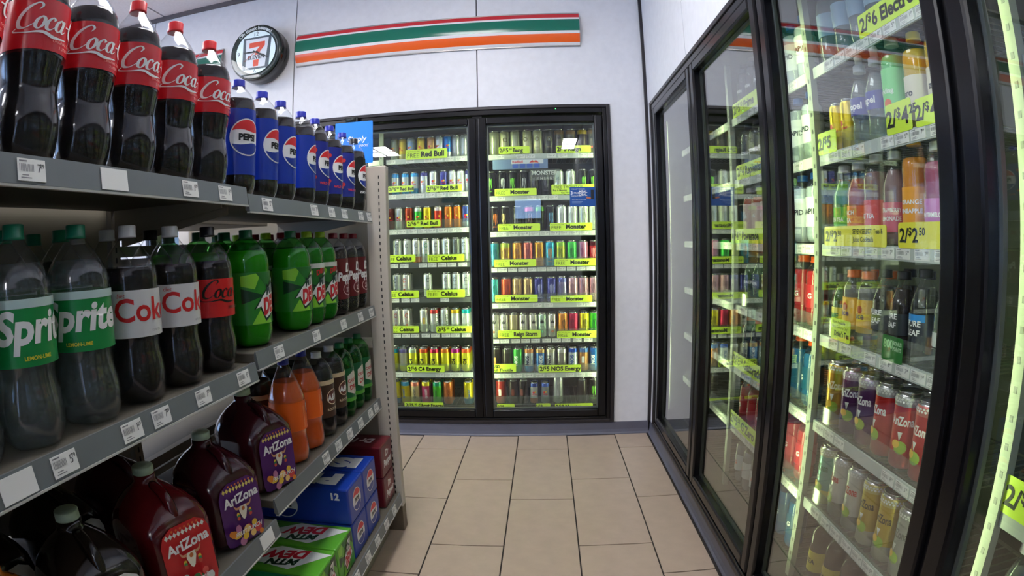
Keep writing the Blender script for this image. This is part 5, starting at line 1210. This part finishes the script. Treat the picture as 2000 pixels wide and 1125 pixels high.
# --- twelve-packs on the bottom shelf
def pack_proto(col, arts):
    p = Proto(); L, W, H = 0.40, 0.148, 0.127
    b = p.part('carton', G().box((-L, -W/2, 0), (0, W/2, H), col, 0.006))
    for nm, fn, plane in arts:
        a = Art(step=0.00015); a.base = 0.0006; fn(a); me = a.mesh(nm)
        for v in me.vertices:
            x, y, z = v.co
            if plane == 'end': v.co = (x, y, z+H/2)
            elif plane == 'top': v.co = (-L/2+y, z*-1 if False else z, H+x)        # reads along +X
            elif plane == 'topr': v.co = (-L/2-y, -z, H+x)
            elif plane == 'side': v.co = (-L/2+y, -W/2-x, z+H/2)
        p.part(nm, me, b)
    return p
def end_globes(a): globe(a, 0, 0.0, 0.040, True)
def side_globe(a):
    globe(a, -0.03, -0.005, 0.048)
def top_word(s):
    return lambda a: a.text(s, 0.01, -0.040, 0.080, WHITE, bold=0.07, sx=1.3, maxw=0.36)
pb = P('carton_blue', srgb(22, 60, 160), 0.35, noise=0.04); pm = P('carton_maroon', srgb(98, 20, 32), 0.35, noise=0.04); pg = P('carton_green', srgb(96, 176, 50), 0.35, noise=0.04); pt = P('carton_teal', srgb(16, 140, 84), 0.35, noise=0.04)
def drp_end(a):
    a.disc(0, 0.0, 0.046, ink(120, 30, 40), 28, 1.2); a.text('Dr', 0.0, 0.010, 0.026, WHITE, bold=0.04, shear=0.15); a.text('Pepper', 0, -0.026, 0.028, WHITE, bold=0.04, shear=0.15, maxw=0.10)
def drp_top(a):
    for r in (0.030, 0.040, 0.050): a.ring(0.10, 0.0, r-0.003, r, ink(200, 170, 170), 28, 1.0)
    a.text('23', 0.10, -0.012, 0.026, ink(214, 190, 190), bold=0.03); a.text('Dr Pepper', -0.05, -0.02, 0.045, ink(214, 196, 196), bold=0.04, shear=0.15, maxw=0.2)
def dew_top(a):
    c = [ink(140, 210, 50), ink(24, 110, 44), ink(12, 60, 30), ink(70, 160, 50)]
    a.poly([(-0.19, -0.05), (0.02, 0.06), (0.10, 0.0), (-0.02, -0.06)], c[3]); a.poly([(0.06, 0.045), (0.17, 0.045), (0.15, 0.0), (0.04, 0.0)], c[2]); a.poly([(0.05, -0.06), (0.16, -0.06), (0.18, -0.02), (0.07, -0.02)], c[1]); a.poly([(0.10, 0.06), (0.13, 0.06), (0.115, 0.0)], c[0])
    a.poly([(-0.20, -0.045), (-0.03, -0.065), (0.09, 0.02), (-0.10, 0.055)], ink(230, 234, 226)); a.text('MTN', -0.07, 0.005, 0.032, c[2], bold=0.06, shear=0.35, rot=0.15); a.text('DEW', -0.065, -0.042, 0.042, ink(206, 36, 50), bold=0.06, shear=0.35, rot=0.15)
def dew_end(a): dew_art(a, 0, 0.0, 0.115, 0.062)
PK = {'cola_far': pack_proto(pb, [('globe_print', end_globes, 'end'), ('top_print', top_word('PEPSI'), 'top'), ('side_print', side_globe, 'side'), ('count_print', lambda a: a.text('12', 0.155, 0.026, 0.024, WHITE, bold=0.05), 'side')]),
      'cola_near': pack_proto(pb, [('globe_print', end_globes, 'end'), ('top_print', top_word('PEPSI'), 'topr'), ('side_print', side_globe, 'side'), ('count_print', lambda a: a.text('12', 0.155, 0.026, 0.024, WHITE, bold=0.05), 'side')]),
      'pepper': pack_proto(pm, [('end_print', drp_end, 'end'), ('top_print', drp_top, 'topr')]),
      'dew': pack_proto(pg, [('end_print', dew_end, 'end'), ('top_print', dew_top, 'topr')]),
      'lime': pack_proto(pt, [('end_print', lambda a: a.text('Sprite', 0, -0.01, 0.03, WHITE, shear=0.18, bold=0.03), 'end')])}
zb = 0.1915; PX = -0.618; HP = 0.1285
for lv in (0, 1):
    w = 'upper' if lv else 'lower'
    PK['pepper'].place('soda_carton', (PX, 1.983, zb+lv*HP), 0, '%s maroon twelve-pack carton against the end post' % w, 'carton', 'maroon twelve-packs')
    if lv == 0: pass
    PK['cola_far'].place('soda_carton', (PX, 1.757, zb+lv*HP), 0, '%s blue twelve-pack carton beside the maroon cartons' % w, 'carton', 'blue twelve-packs')
    PK['cola_near'].place('soda_carton', (PX, 1.605, zb+lv*HP), 0, '%s blue twelve-pack carton beside the green cartons' % w, 'carton', 'blue twelve-packs')
PK['dew'].place('soda_carton', (PX, 1.452, zb), 0, 'green twelve-pack carton touching the blue cartons', 'carton', 'green twelve-packs')
PK['dew'].place('soda_carton', (PX, 1.300, zb), 0, 'green twelve-pack carton beside the teal carton', 'carton', 'green twelve-packs')
PK['lime'].place('soda_carton', (PX, 1.148, zb), 0, 'teal green soda carton beside the green cartons', 'carton', None)

# --- blue hanging card at the gondola end
c0, c1 = at(655, 246, 1, 2.13), at(728, 240, 1, 2.13)
bt = at(722, 318, 1, 2.13)
w, h = c1.x-c0.x, c1.z-bt.z+0.01
t = sign('topper_card', ((c0.x+c1.x)/2, 2.13, bt.z+h/2), w, h, -PI/2, None, 'bright blue topper card with white script above the gondola end', None, P('card_blue', srgb(30, 130, 232), 0.35), 0.003)
a = Art(); a.text('Simply', 0.012, 0.005, 0.022, WHITE, shear=0.2, bold=0.02, maxw=0.1); a.text('good', 0.04, -0.018, 0.014, WHITE, shear=0.2); obj('lettering', a.mesh('lettering'), t)
obj('stem', G().box((-0.004, w/2-0.03, -h/2-0.045), (-0.0012, w/2-0.02, -h/2+0.03), SILVER), t)
